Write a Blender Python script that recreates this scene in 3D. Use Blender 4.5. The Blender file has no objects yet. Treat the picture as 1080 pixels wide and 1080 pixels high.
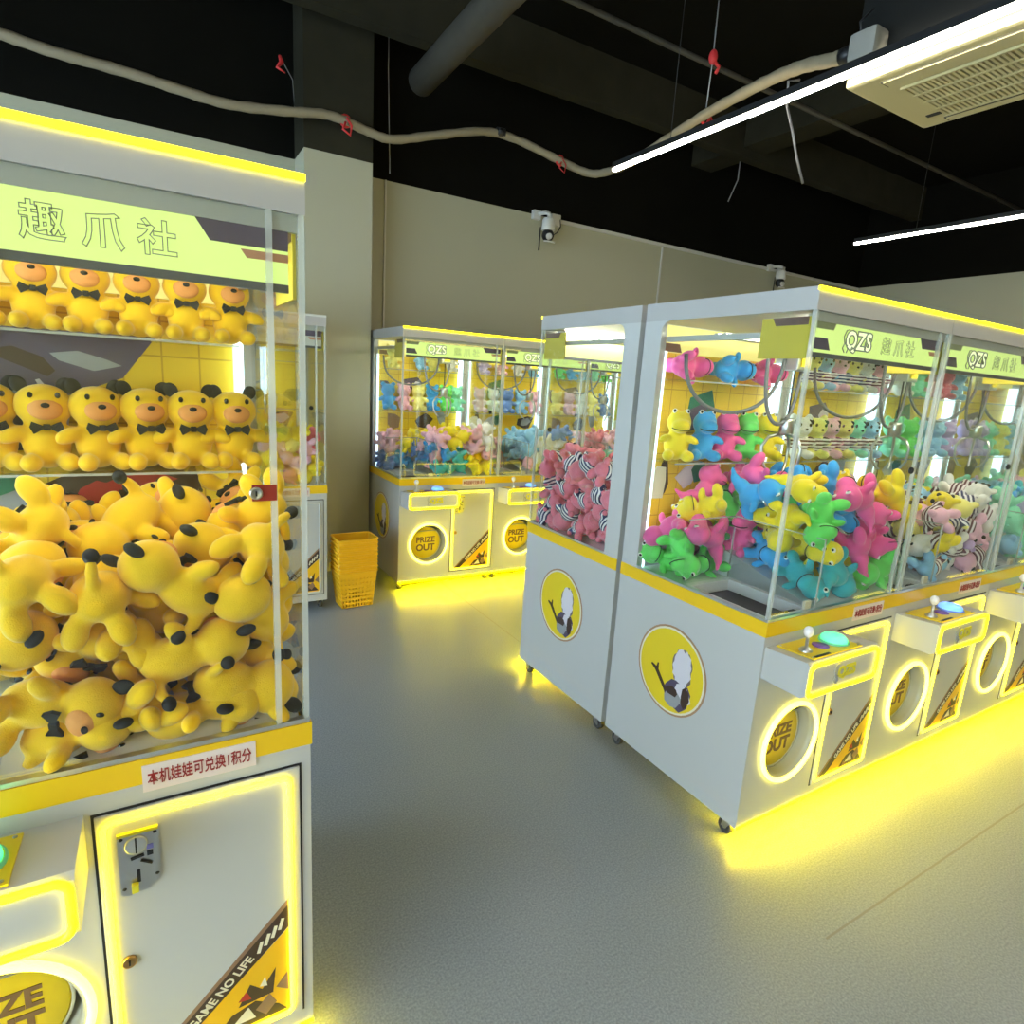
import bpy, bmesh, math, random
from mathutils import Vector, Matrix, Euler, Quaternion
random.seed(7)
SC = bpy.context.scene
COL = SC.collection
PI = math.pi

# ------------------------------------------------------------------ plush soft toys
def ell_bm(specs, seg=20, rings=12):
    """specs: (cx,cy,cz, rx,ry,rz[, ex,ey,ez]) ellipsoids -> one bmesh"""
    bm = bmesh.new()
    for s in specs:
        c, r = Vector(s[0:3]), s[3:6]
        rot = Euler(s[6:9]).to_matrix().to_4x4() if len(s) > 6 else Matrix()
        M = Matrix.Translation(c) @ rot @ Matrix.Diagonal((r[0], r[1], r[2], 1))
        bmesh.ops.create_uvsphere(bm, u_segments=seg, v_segments=rings, radius=1, matrix=M)
    return bm

def mesh_of(name, bm, smooth=True):
    me = bpy.data.meshes.new(name)
    bmesh.ops.recalc_face_normals(bm, faces=bm.faces)
    bm.to_mesh(me); bm.free()
    if smooth:
        for p in me.polygons: p.use_smooth = True
    return me

def soft_mesh(name, specs, voxel=.0065, it=5):
    """overlapping ellipsoids fused into one soft skin"""
    me = mesh_of(name + '_raw', ell_bm(specs))
    o = bpy.data.objects.new(name + '_raw', me); COL.objects.link(o)
    m = o.modifiers.new('r', 'REMESH'); m.mode = 'VOXEL'; m.voxel_size = voxel; m.use_smooth_shade = True
    m = o.modifiers.new('s', 'SMOOTH'); m.factor = .5; m.iterations = it
    dg = bpy.context.evaluated_depsgraph_get()
    out = bpy.data.meshes.new_from_object(o.evaluated_get(dg))
    out.name = name
    bpy.data.objects.remove(o); bpy.data.meshes.remove(me)
    for p in out.polygons: p.use_smooth = True
    return out

def mir(*s):
    """a spec and its mirror image in x"""
    t = list(s); t[0] = -t[0]
    if len(t) > 6: t[7] = -t[7]; t[8] = -t[8]
    return [tuple(s), tuple(t)]

CAT_BODY = [(0, 0, .066, .050, .044, .064), (0, -.004, .156, .060, .050, .052),
            (0, .058, .030, .012, .034, .012, .35, 0, 0)] \
    + mir(.064, -.022, .088, .036, .019, .019, 0, .35, -.35) + mir(.036, -.052, .024, .023, .036, .023, 0, 0, .25)
DINO_BODY = [(0, 0, .064, .049, .045, .062), (0, -.012, .152, .047, .052, .046), (0, -.056, .140, .036, .038, .029),
             (0, .050, .042, .032, .038, .030), (0, .086, .034, .020, .032, .019, .2, 0, 0), (0, .118, .046, .010, .026, .010, .5, 0, 0)] \
    + mir(.023, -.024, .192, .014, .014, .015) + mir(.054, -.034, .088, .030, .015, .015, 0, .4, -.6) + mir(.037, -.050, .024, .023, .040, .023, 0, 0, .25)
BEAR_BODY = [(0, 0, .062, .046, .041, .060), (0, -.006, .152, .054, .047, .048), (0, -.050, .140, .022, .014, .016),
             (0, .050, .034, .016, .016, .016)] \
    + mir(.040, 0, .198, .019, .012, .019) + mir(.056, -.016, .088, .032, .017, .017, 0, .45, -.4) + mir(.034, -.046, .024, .022, .032, .022, 0, 0, .25)
# ------------------------------------------------------------------ materials
MATS = {}
def mat(name, color=(.8, .8, .8), rough=.5, metal=0., emit=0., ecol=None, bump=0., bscale=80., sheen=0., var=0., vscale=20., spec=None):
    if name in MATS: return MATS[name]
    m = bpy.data.materials.new(name); m.use_nodes = True
    nt = m.node_tree; b = nt.nodes['Principled BSDF']
    b.inputs['Base Color'].default_value = (*color, 1)
    b.inputs['Roughness'].default_value = rough
    b.inputs['Metallic'].default_value = metal
    if sheen: b.inputs['Sheen Weight'].default_value = sheen; b.inputs['Sheen Roughness'].default_value = .4
    if emit:
        b.inputs['Emission Color'].default_value = (*(ecol or color), 1)
        b.inputs['Emission Strength'].default_value = emit
    if bump or var:
        tc = nt.nodes.new('ShaderNodeTexCoord')
        nz = nt.nodes.new('ShaderNodeTexNoise'); nz.inputs['Detail'].default_value = 3
        nt.links.new(tc.outputs['Object'], nz.inputs['Vector'])
        nz.inputs['Scale'].default_value = bscale
        if bump:
            bp = nt.nodes.new('ShaderNodeBump'); bp.inputs['Strength'].default_value = bump; bp.inputs['Distance'].default_value = .004
            nt.links.new(nz.outputs['Fac'], bp.inputs['Height']); nt.links.new(bp.outputs['Normal'], b.inputs['Normal'])
        if var:
            n2 = nt.nodes.new('ShaderNodeTexNoise'); n2.inputs['Scale'].default_value = vscale; n2.inputs['Detail'].default_value = 4
            nt.links.new(tc.outputs['Object'], n2.inputs['Vector'])
            mx = nt.nodes.new('ShaderNodeMix'); mx.data_type = 'RGBA'
            mx.inputs['A'].default_value = (*[c * (1 - var) for c in color], 1); mx.inputs['B'].default_value = (*[min(1, c * (1 + var)) for c in color], 1)
            nt.links.new(n2.outputs['Fac'], mx.inputs['Factor']); nt.links.new(mx.outputs['Result'], b.inputs['Base Color'])
    if spec is not None: b.inputs['Specular IOR Level'].default_value = spec
    MATS[name] = m
    return m

def glass_mat(name, tint=(.97, .985, .975), base=.035, k=.75, rough=0.):
    m = bpy.data.materials.new(name); m.use_nodes = True
    nt = m.node_tree; nt.nodes.clear()
    out = nt.nodes.new('ShaderNodeOutputMaterial'); mx = nt.nodes.new('ShaderNodeMixShader')
    tr = nt.nodes.new('ShaderNodeBsdfTransparent'); tr.inputs['Color'].default_value = (*tint, 1)
    gl = nt.nodes.new('ShaderNodeBsdfGlossy'); gl.inputs['Roughness'].default_value = rough
    lw = nt.nodes.new('ShaderNodeLayerWeight'); lw.inputs['Blend'].default_value = .5
    pw = nt.nodes.new('ShaderNodeMath'); pw.operation = 'POWER'; pw.inputs[1].default_value = 4
    ml = nt.nodes.new('ShaderNodeMath'); ml.operation = 'MULTIPLY_ADD'; ml.inputs[1].default_value = k; ml.inputs[2].default_value = base
    nt.links.new(lw.outputs['Facing'], pw.inputs[0]); nt.links.new(pw.outputs[0], ml.inputs[0]); nt.links.new(ml.outputs[0], mx.inputs['Fac'])
    nt.links.new(tr.outputs[0], mx.inputs[1]); nt.links.new(gl.outputs[0], mx.inputs[2]); nt.links.new(mx.outputs[0], out.inputs['Surface'])
    MATS[name] = m
    return m

def acrylic_mat(name, col, fac):
    """pale acrylic: part see-through, part milky"""
    m = bpy.data.materials.new(name); m.use_nodes = True
    nt = m.node_tree; nt.nodes.clear()
    out = nt.nodes.new('ShaderNodeOutputMaterial'); mx = nt.nodes.new('ShaderNodeMixShader'); mx.inputs['Fac'].default_value = fac
    tr = nt.nodes.new('ShaderNodeBsdfTransparent'); b = nt.nodes.new('ShaderNodeBsdfPrincipled')
    b.inputs['Base Color'].default_value = (*col, 1); b.inputs['Roughness'].default_value = .12
    nt.links.new(tr.outputs[0], mx.inputs[1]); nt.links.new(b.outputs[0], mx.inputs[2]); nt.links.new(mx.outputs[0], out.inputs['Surface'])
    MATS[name] = m
    return m

def stripe_mat(name, c1, c2, period):
    m = bpy.data.materials.new(name); m.use_nodes = True
    nt = m.node_tree; b = nt.nodes['Principled BSDF']; b.inputs['Roughness'].default_value = .9
    tc = nt.nodes.new('ShaderNodeTexCoord'); sp = nt.nodes.new('ShaderNodeSeparateXYZ')
    nt.links.new(tc.outputs['Object'], sp.inputs[0])
    d = nt.nodes.new('ShaderNodeMath'); d.operation = 'DIVIDE'; d.inputs[1].default_value = period
    f = nt.nodes.new('ShaderNodeMath'); f.operation = 'FRACT'
    g = nt.nodes.new('ShaderNodeMath'); g.operation = 'GREATER_THAN'; g.inputs[1].default_value = .5
    mx = nt.nodes.new('ShaderNodeMix'); mx.data_type = 'RGBA'; mx.inputs['A'].default_value = (*c1, 1); mx.inputs['B'].default_value = (*c2, 1)
    nt.links.new(sp.outputs['Z'], d.inputs[0]); nt.links.new(d.outputs[0], f.inputs[0]); nt.links.new(f.outputs[0], g.inputs[0])
    nt.links.new(g.outputs[0], mx.inputs['Factor']); nt.links.new(mx.outputs['Result'], b.inputs['Base Color'])
    MATS[name] = m
    return m

def grid_mat(name, c1, c2, period, width):
    """flat print: a ground colour with a thin square line grid (object x and z)"""
    m = bpy.data.materials.new(name); m.use_nodes = True
    nt = m.node_tree; b = nt.nodes['Principled BSDF']; b.inputs['Roughness'].default_value = .4
    tc = nt.nodes.new('ShaderNodeTexCoord'); sp = nt.nodes.new('ShaderNodeSeparateXYZ')
    nt.links.new(tc.outputs['Object'], sp.inputs[0]); ms = []
    for ax in ('X', 'Z'):
        d = nt.nodes.new('ShaderNodeMath'); d.operation = 'DIVIDE'; d.inputs[1].default_value = period
        f = nt.nodes.new('ShaderNodeMath'); f.operation = 'FRACT'
        g = nt.nodes.new('ShaderNodeMath'); g.operation = 'LESS_THAN'; g.inputs[1].default_value = width
        nt.links.new(sp.outputs[ax], d.inputs[0]); nt.links.new(d.outputs[0], f.inputs[0]); nt.links.new(f.outputs[0], g.inputs[0]); ms.append(g)
    mxm = nt.nodes.new('ShaderNodeMath'); mxm.operation = 'MAXIMUM'
    nt.links.new(ms[0].outputs[0], mxm.inputs[0]); nt.links.new(ms[1].outputs[0], mxm.inputs[1])
    mx = nt.nodes.new('ShaderNodeMix'); mx.data_type = 'RGBA'; mx.inputs['A'].default_value = (*c1, 1); mx.inputs['B'].default_value = (*c2, 1)
    nt.links.new(mxm.outputs[0], mx.inputs['Factor']); nt.links.new(mx.outputs['Result'], b.inputs['Base Color'])
    MATS[name] = m
    return m

WHITE = mat('powder white', (.55, .55, .535), .38, bump=.03, bscale=600)
BAND = mat('amber yellow vinyl', (.93, .58, .01), .35)
YPLATE = mat('yellow print', (.86, .64, .02), .4)
ORANGE = mat('orange yellow print', (.93, .52, .01), .4)
BROWN = mat('dark brown print', (.055, .028, .02), .45)
TAN = mat('tan print', (.30, .17, .10), .5)
CREAM = mat('cream print', (.85, .78, .60), .5)
LILAC = mat('pale lilac print', (.72, .68, .74), .5)
PURPLE = mat('dusty purple print', (.10, .075, .13), .5)
RED = mat('dark red print', (.50, .03, .025), .5)
GREYP = mat('grey print', (.33, .34, .36), .5)
GREENP = mat('bottle green print', (.01, .16, .09), .5)
BLACK = mat('black plastic', (.012, .012, .013), .45)
RUBBER = mat('caster rubber', (.05, .05, .055), .6)
STEEL = mat('brushed steel', (.55, .55, .54), .3, 1.)
ALU = mat('aluminium', (.68, .69, .70), .32, .9)
BRASS = mat('brass', (.45, .28, .12), .3, 1.)
TRAY = mat('white plastic tray', (.75, .76, .78), .3)
WELL = mat('dark grey felt', (.07, .065, .08), .8)
STICK = mat('pink white sticker', (.83, .70, .64), .45)
REDTXT = mat('dark red lettering', (.33, .02, .02), .5)
GREYLINE = mat('grey lettering outline', (.22, .24, .22), .5)
LOGOY = mat('yellow logo', (.80, .72, .03), .4)
CABLE = mat('dark grey coiled cable', (.16, .16, .17), .5)
GLASS = glass_mat('clear pane', base=.03, k=.55)
EDGE = acrylic_mat('polished acrylic edge', (.78, .82, .76), .42)
LEDY = mat('yellow neon tube', (.9, .8, .05), .4, emit=5.5, ecol=(1, .80, .001))
LEDR = mat('bright yellow ring lamp', (.9, .85, .4), .4, emit=4.6, ecol=(1, .83, .06))
LEDF = mat('yellow door neon', (.9, .85, .2), .4, emit=6., ecol=(1, .80, .012))
LEDU = mat('yellow under glow strip', (.9, .8, .05), .4, emit=85, ecol=(1, .74, .0))
TUBE = mat('cool white corner tube', (.8, .9, 1), .4, emit=1.8, ecol=(.60, .84, 1))
TUBEH = mat('white lamp tube', (1, 1, .9), .4, emit=32, ecol=(1, .96, .82))
SIGN = mat('backlit lime sign', (.4, .45, .15), .4, emit=.46, ecol=(.74, 1, .28))
SIGNB = mat('backlit yellow sign', (.4, .35, .1), .4, emit=.5, ecol=(.95, .85, .25))
CEIL_LED = mat('white linear lamp', (1, 1, 1), .4, emit=42, ecol=(1, .94, .78))

# ------------------------------------------------------------------ mesh builder
class MB:
    def __init__(s): s.bm = bmesh.new(); s.mats = []
    def mi(s, m):
        if m not in s.mats: s.mats.append(m)
        return s.mats.index(m)
    def _set(s, faces, m, smooth=False):
        i = s.mi(m)
        for f in faces: f.material_index = i; f.smooth = smooth
    def box(s, x0, x1, y0, y1, z0, z1, m, bev=0., rot=None):
        before = set(s.bm.faces)
        M = Matrix.Translation(((x0 + x1) / 2, (y0 + y1) / 2, (z0 + z1) / 2)) @ (rot.to_matrix().to_4x4() if rot else Matrix()) @ Matrix.Diagonal((abs(x1 - x0), abs(y1 - y0), abs(z1 - z0), 1))
        r = bmesh.ops.create_cube(s.bm, size=1, matrix=M)
        if bev:
            es = list({e for v in r['verts'] for e in v.link_edges})
            bmesh.ops.bevel(s.bm, geom=es, offset=bev, segments=2, affect='EDGES', profile=.7)
        s._set([f for f in s.bm.faces if f not in before], m)
        return s
    def tube(s, pts, r, m, n=8, closed=False, caps=True):
        pts = [Vector(p) for p in pts]; N = len(pts); rings = []
        rr = r if isinstance(r, (list, tuple)) else [r] * N
        up = None
        for i, p in enumerate(pts):
            a = pts[i - 1] if (i > 0 or closed) else p; b = pts[(i + 1) % N] if (i < N - 1 or closed) else p
            t = (b - a).normalized()
            if up is None: up = Vector((0, 0, 1)) if abs(t.z) < .9 else Vector((1, 0, 0))
            sx = t.cross(up).normalized(); up = sx.cross(t).normalized()
            rings.append([s.bm.verts.new(p + (sx * math.cos(2 * PI * k / n) + up * math.sin(2 * PI * k / n)) * rr[i]) for k in range(n)])
        fs = []
        for i in range(N if closed else N - 1):
            A, B = rings[i], rings[(i + 1) % N]
            for k in range(n): fs.append(s.bm.faces.new((A[k], A[(k + 1) % n], B[(k + 1) % n], B[k])))
        s._set(fs, m, True)
        if not closed and caps: s._set([s.bm.faces.new(rings[0][::-1]), s.bm.faces.new(rings[-1])], m)
        return s
    def lathe(s, prof, M, m, n=24):
        """prof: (radius, height) pairs about local z, placed by matrix M"""
        rings = []
        for r, h in prof:
            rings.append([s.bm.verts.new(M @ Vector((max(r, 1e-5) * math.cos(2 * PI * k / n), max(r, 1e-5) * math.sin(2 * PI * k / n), h))) for k in range(n)])
        fs = []
        for A, B in zip(rings, rings[1:]):
            for k in range(n): fs.append(s.bm.faces.new((A[k], A[(k + 1) % n], B[(k + 1) % n], B[k])))
        s._set(fs, m, True)
        return s
    def prism(s, poly, axis, a, b, m):
        """polygon (2-D list) thickened between a and b along axis 'x','y' or 'z'"""
        def P(p, h): return {'y': (p[0], h, p[1]), 'x': (h, p[0], p[1]), 'z': (p[0], p[1], h)}[axis]
        A = [s.bm.verts.new(P(p, a)) for p in poly]; B = [s.bm.verts.new(P(p, b)) for p in poly]
        fs = [s.bm.faces.new(A), s.bm.faces.new(B[::-1])]
        n = len(poly)
        for k in range(n): fs.append(s.bm.faces.new((A[k], B[k], B[(k + 1) % n], A[(k + 1) % n])))
        s._set(fs, m)
        return s
    def ell(s, c, r, m, e=(0, 0, 0), seg=14, rings=9):
        before = set(s.bm.faces)
        M = Matrix.Translation(c) @ Euler(e).to_matrix().to_4x4() @ Matrix.Diagonal((*r, 1))
        bmesh.ops.create_uvsphere(s.bm, u_segments=seg, v_segments=rings, radius=1, matrix=M)
        s._set([f for f in s.bm.faces if f not in before], m, True)
        return s
    def mesh(s, name, shift=None):
        bmesh.ops.recalc_face_normals(s.bm, faces=s.bm.faces)
        me = bpy.data.meshes.new(name)
        if shift: bmesh.ops.translate(s.bm, verts=s.bm.verts, vec=Vector(shift))
        s.bm.to_mesh(me); s.bm.free()
        for m in s.mats: me.materials.append(m)
        return me

def link(name, me, parent=None, loc=None, q=None, sc=None):
    o = bpy.data.objects.new(name, me); COL.objects.link(o)
    if parent: o.parent = parent
    if loc is not None: o.location = loc
    if q is not None: o.rotation_mode = 'QUATERNION'; o.rotation_quaternion = q
    if sc: o.scale = (sc,) * 3
    return o
def tag(o, label=None, cat=None, group=None, kind=None):
    if label: o['label'] = label
    if cat: o['category'] = cat
    if group: o['group'] = group
    if kind: o['kind'] = kind
    return o

def text_mesh(name, body, size, m, extrude=.0008, offset=0., outline=0., shear=0., align='CENTER', xs=1.):
    c = bpy.data.curves.new(name, 'FONT'); c.body = body; c.size = size; c.align_x = align; c.align_y = 'CENTER'
    c.extrude = extrude; c.offset = offset; c.shear = shear; c.resolution_u = 3
    if outline: c.fill_mode = 'NONE'; c.bevel_depth = outline; c.bevel_resolution = 0; c.extrude = 0
    o = bpy.data.objects.new(name, c); COL.objects.link(o)
    dg = bpy.context.evaluated_depsgraph_get()
    me = bpy.data.meshes.new_from_object(o.evaluated_get(dg))
    bpy.data.objects.remove(o); bpy.data.curves.remove(c)
    me.name = name; me.materials.clear(); me.materials.append(m)
    # text lies in x/z facing -y
    me.transform(Matrix.Rotation(PI / 2, 4, 'X') @ Matrix.Diagonal((xs, 1, 1, 1)))
    return me

def rrect(u0, u1, z0, z1, r, v, n=5):
    pts = []
    for cx, cz, a0 in ((u1 - r, z1 - r, 0), (u0 + r, z1 - r, 90), (u0 + r, z0 + r, 180), (u1 - r, z0 + r, 270)):
        for k in range(n + 1):
            a = math.radians(a0 + 90 * k / n); pts.append((cx + r * math.cos(a), v, cz + r * math.sin(a)))
    return pts
def circ(cx, cz, r, n=40): return [(cx + r * math.cos(2 * PI * k / n), cz + r * math.sin(2 * PI * k / n)) for k in range(n)]
# ------------------------------------------------------------------ claw machine (u right, v depth, z up from cabinet bottom)
W, D, H, Z0 = .818, .75, 1.88, .07
SH = (-W / 2, -D / 2, Z0)
MESH = {}
def cached(key, fn):
    if key not in MESH: MESH[key] = fn()
    return MESH[key]
def shifted(me):
    me.transform(Matrix.Translation(SH)); return me

def m_cabinet():
    b = MB(); cu, cz, r = .24, .293, .14
    b.box(0, W, .10, D, 0, .748, WHITE)                       # body behind the port recess
    for q in ((0, .05, 0, .748), (.43, W, 0, .748), (.05, .43, .483, .748), (.05, .43, 0, .103)): b.box(q[0], q[1], 0, .10, q[2], q[3], WHITE)
    n = 40; sq = []; ci = []
    for k in range(n):
        a = 2 * PI * k / n; c, s = math.cos(a), math.sin(a); f = .19 / max(abs(c), abs(s))
        sq.append(b.bm.verts.new((cu + c * f, 0, cz + s * f))); ci.append(b.bm.verts.new((cu + c * r, 0, cz + s * r)))
    fs = [b.bm.faces.new((sq[k], sq[(k + 1) % n], ci[(k + 1) % n], ci[k])) for k in range(n)]
    b._set(fs, WHITE)
    return b.mesh('cabinet', SH)
def m_port():
    b = MB(); cu, cz = .24, .293
    Mx = Matrix.Translation((cu, 0, cz)) @ Matrix.Rotation(PI / 2, 4, 'X')
    b.lathe([(.149, .002), (.140, .002), (.139, -.02), (.136, -.098), (.0, -.098)], Mx, mat('grey port plastic', (.42, .42, .36), .35), 40)
    return b.mesh('prize_port', SH)
def m_ring():
    b = MB(); cu, cz = .24, .293
    b.tube([(cu + .155 * math.cos(2 * PI * k / 48), -.006, cz + .155 * math.sin(2 * PI * k / 48)) for k in range(48)], .0085, LEDR, 8, True)
    return b.mesh('ring_lamp', SH)
def m_flap():
    b = MB(); cu, cz = .235, .287
    Mx = Matrix.Translation((cu, .05, cz)) @ Matrix.Rotation(PI / 2, 4, 'X')
    b.lathe([(.0, .003), (.118, .003), (.122, 0), (.122, -.004), (0, -.004)], Mx, YPLATE, 40)
    b.lathe([(.122, .004), (.128, .004), (.128, -.004), (.122, -.004)], Mx, mat('clear flap rim', (.8, .78, .6), .2), 40)
    b.tube([(cu - .12, .045, cz + .095), (cu + .12, .045, cz + .095)], .004, STEEL, 6)
    return b.mesh('port_flap', SH)
def m_flaptext():
    a = text_mesh('f1', 'PRIZE', .062, mat('brown flap lettering', (.20, .11, .05), .5), offset=.0022); a.transform(Matrix.Translation((.235, .0455, .31)))
    c = text_mesh('f2', 'OUT', .072, MATS['brown flap lettering'], offset=.0024); c.transform(Matrix.Translation((.235, .0455, .248)))
    bm = bmesh.new(); bm.from_mesh(a); bm.from_mesh(c)
    for q in (a, c): bpy.data.meshes.remove(q)
    me = bpy.data.meshes.new('flap_lettering'); bm.to_mesh(me); bm.free(); me.materials.append(MATS['brown flap lettering'])
    return shifted(me)
def m_band():
    b = MB(); e = .003
    for q in ((-e, W + e, -e, 0), (-e, 0, 0, D), (W, W + e, 0, D)): b.box(q[0], q[1], q[2], q[3], .748, .800, BAND)
    return b.mesh('accent_band', SH)
def m_sill():
    b = MB()
    for q in ((0, W, 0, .016), (0, .012, .016, .66), (W - .012, W, .016, .66)): b.box(q[0], q[1], q[2], q[3], .797, .810, ALU)
    return b.mesh('glass_sill', SH)
def m_console():
    b = MB(); u0, u1 = .010, .410
    b.prism([(0, .597), (-.150, .597), (-.165, .610), (-.165, .712), (-.155, .722), (-.02, .712), (0, .712)], 'x', u0, u1, WHITE)
    return b.mesh('console', SH)
def m_console_led():
    b = MB(); b.tube(rrect(.018, .402, .606, .713, .022, -.166), .0072, LEDY, 8, True)
    return b.mesh('console_neon', SH)
def m_console_plate():
    b = MB(); b.box(.05, .325, -.150, -.012, .7175, .7215, YPLATE, rot=Euler((-.075, 0, 0)))
    for u in (.06, .315):
        for v in (-.14, -.022): b.ell((u, v, .7225 - .075 * (v + .08)), (.004, .004, .002), STEEL, seg=8, rings=5)
    b.lathe([(.028, .0), (.028, .002), (0, .002)], Matrix.Translation((.185, -.085, .7225)), mat('violet print', (.22, .10, .45), .5), 20)
    b.box(.07, .15, -.146, -.136, .7265, .7275, BLACK)
    return b.mesh('control_plate', SH)
def m_joystick():
    b = MB(); M = Matrix.Translation((.095, -.09, .722))
    b.lathe([(.022, 0), (.022, .004), (.014, .012), (.0055, .016), (.0055, .058), (0, .058)], M, BLACK if False else ALU, 16)
    return b.mesh('joystick', SH)
def m_joyball():
    b = MB(); b.ell((.095, -.09, .790), (.017, .017, .020), mat('pale clear knob', (.85, .82, .86), .1))
    return b.mesh('joystick_knob', SH)
def m_button(col):
    b = MB(); M = Matrix.Translation((.265, -.082, .7225))
    b.lathe([(.050, 0), (.050, .006), (.046, .008)], M, mat('button collar ' + col, {'green': (.2, .7, .4), 'blue': (.2, .3, .8), 'teal': (.2, .7, .6)}[col], .3), 28)
    b.lathe([(.044, .006), (.043, .016), (.034, .024), (.018, .028), (0, .029)], M, mat('lit button ' + col, (.3, .8, .5), .15, emit=.75, ecol={'green': (.03, .95, .32), 'blue': (.10, .22, 1.), 'teal': (.03, .85, .55)}[col]), 28)
    return b.mesh('push_button', SH)
def m_logo():
    me = text_mesh('console_logo', 'QZS', .052, LOGOY, offset=.003); me.transform(Matrix.Translation((.225, -.1665, .660)))
    bm = bmesh.new(); bm.from_mesh(me); n0 = len(bm.faces)
    b = MB(); b.bm.free(); b.bm = bm; b.mats = [LOGOY]
    # outline bubble drawing beside the letters: a claw with two prongs
    b.tube([(.178, -.167, .650), (.160, -.167, .655), (.152, -.167, .672), (.160, -.167, .690), (.178, -.167, .696)], .0022, GREYP, 5)
    b.tube([(.160, -.167, .655), (.154, -.167, .635), (.166, -.167, .622)], .0022, GREYP, 5); b.tube([(.170, -.167, .652), (.178, -.167, .638), (.170, -.167, .624)], .0022, GREYP, 5)
    bpy.data.meshes.remove(me)
    return b.mesh('console_logo', SH)
def m_door():
    b = MB(); b.box(.425, .793, -.006, .004, .050, .702, WHITE, .002)
    b.box(.420, .798, -.0012, .003, .045, .707, BLACK)
    return b.mesh('door', SH)
def m_door_led():
    b = MB(); b.tube(rrect(.437, .771, .066, .686, .016, -.009), .0055, LEDF, 8, True)
    return b.mesh('door_neon', SH)
def m_coin():
    b = MB(); b.prism([(.458, .525), (.470, .518), (.490, .524), (.505, .520), (.526, .545), (.526, .655), (.458, .655)], 'y', -.012, -.006, STEEL)
    M = Matrix.Translation((.488, -.012, .628)) @ Matrix.Rotation(PI / 2, 4, 'X')
    b.lathe([(.019, 0), (.019, .003), (.016, .0035), (0, .0035)], M, ALU, 24)
    b.box(.4865, .4895, -.0165, -.0145, .612, .645, BLACK); b.box(.478, .500, -.014, -.012, .598, .604, BLACK, rot=Euler((0, -.15, 0)))
    b.box(.486, .492, -.014, -.011, .545, .572, BLACK); b.box(.476, .488, -.022, -.012, .528, .546, LOGOY, .002)
    b.box(.505, .516, -.0135, -.012, .612, .622, mat('blue label', (.25, .25, .8), .5)); b.box(.505, .515, -.0135, -.012, .598, .608, BLACK)
    b.box(.458, .526, -.0135, -.006, .651, .657, LOGOY)
    for u in (.464, .520):
        for z in (.536 if u < .5 else .552, .646): b.ell((u, -.012, z), (.004, .003, .003), BLACK, seg=8, rings=5)
    b.tube([(.494, -.014, .592), (.512, -.014, .580)], .0022, BLACK, 5)
    return b.mesh('coin_slot', SH)
def m_lock(u, v, z, r, m1, name):
    def f():
        b = MB(); M = Matrix.Translation((u, v, z)) @ Matrix.Rotation(PI / 2, 4, 'X')
        b.lathe([(r, 0), (r, .006), (r * .8, .008), (r * .62, .006), (0, .006)], M, m1, 20)
        b.box(u - .0015, u + .0015, v - .0085, v - .006, z - r * .4, z + r * .4, BLACK)
        return b.mesh(name, SH)
    return f
def m_sticker():
    b = MB(); y = -.0065
    # orange ground, brown diagonal stripe with a tan edge, abstract angular shapes
    b.prism([(.505, .070), (.764, .070), (.764, .300)], 'y', y, -.006, ORANGE)
    b.prism([(.468, .070), (.508, .070), (.764, .303), (.764, .362)], 'y', y - .0004, -.006, BROWN)
    b.prism([(.456, .070), (.469, .070), (.764, .361), (.764, .376)], 'y', y - .0003, -.006, TAN)
    for k in range(4):
        u = .700 + .015 * k; z = .262 + .0138 * k
        b.prism([(u - .004, z), (u + .003, z - .002), (u + .011, z + .026), (u + .004, z + .028)], 'y', y - .0009, y, CREAM)
    S = [([(.600, .075), (.640, .120), (.690, .135), (.740, .100), (.758, .078)], BROWN), ([(.655, .135), (.680, .185), (.705, .160), (.735, .205), (.728, .140)], BROWN),
         ([(.640, .090), (.675, .125), (.690, .090)], CREAM), ([(.690, .110), (.720, .140), (.735, .110), (.712, .085)], TAN), ([(.655, .150), (.672, .170), (.682, .146)], RED),
         ([(.735, .150), (.760, .180), (.762, .130)], TAN), ([(.620, .078), (.630, .100), (.650, .082)], TAN), ([(.700, .170), (.712, .190), (.716, .165)], CREAM)]
    for i, (p, m) in enumerate(S): b.prism(p, 'y', y - .0005 - .0001 * i, y, m)
    return b.mesh('corner_sticker', SH)
def m_sticktext():
    me = text_mesh('sticker_lettering', 'GAME NO LIFE', .027, CREAM, offset=.0006, extrude=.0004)
    me.transform(Matrix.Translation((.622, -.0078, .1965)) @ Matrix.Rotation(-math.atan2(.29, .296), 4, 'Y'))
    return shifted(me)
def m_price():
    b = MB(); b.box(.506, .707, -.0052, -.003, .731, .787, STICK)
    return b.mesh('price_sticker', SH)
def m_pricetext():
    me = text_mesh('price_lettering', '本机娃娃可兑换1积分', .0300, REDTXT, offset=.0003, xs=.66)
    k = .184 / me_w(me); me.transform(Matrix.Diagonal((k, 1, 1.1, 1))); me.transform(Matrix.Translation((.6065, -.0056, .757)))
    return shifted(me)
def me_w(me): xs = [v.co.x for v in me.vertices]; return max(xs) - min(xs)
def m_header():
    b = MB(); b.box(0, W, 0, D, 1.812, H, mat('warm grey header paint', (.46, .445, .43), .4))  # cabinet white with the header's shade put into its colour
    b.box(.012, W - .012, .010, .022, 1.782, 1.812, mat('grey sign housing', (.42, .42, .38), .5))
    return b.mesh('header', SH)
def m_header_led():
    b = MB(); b.box(0, W, -.004, .006, 1.868, 1.8802, LEDY)
    return b.mesh('header_neon', SH)
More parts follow.
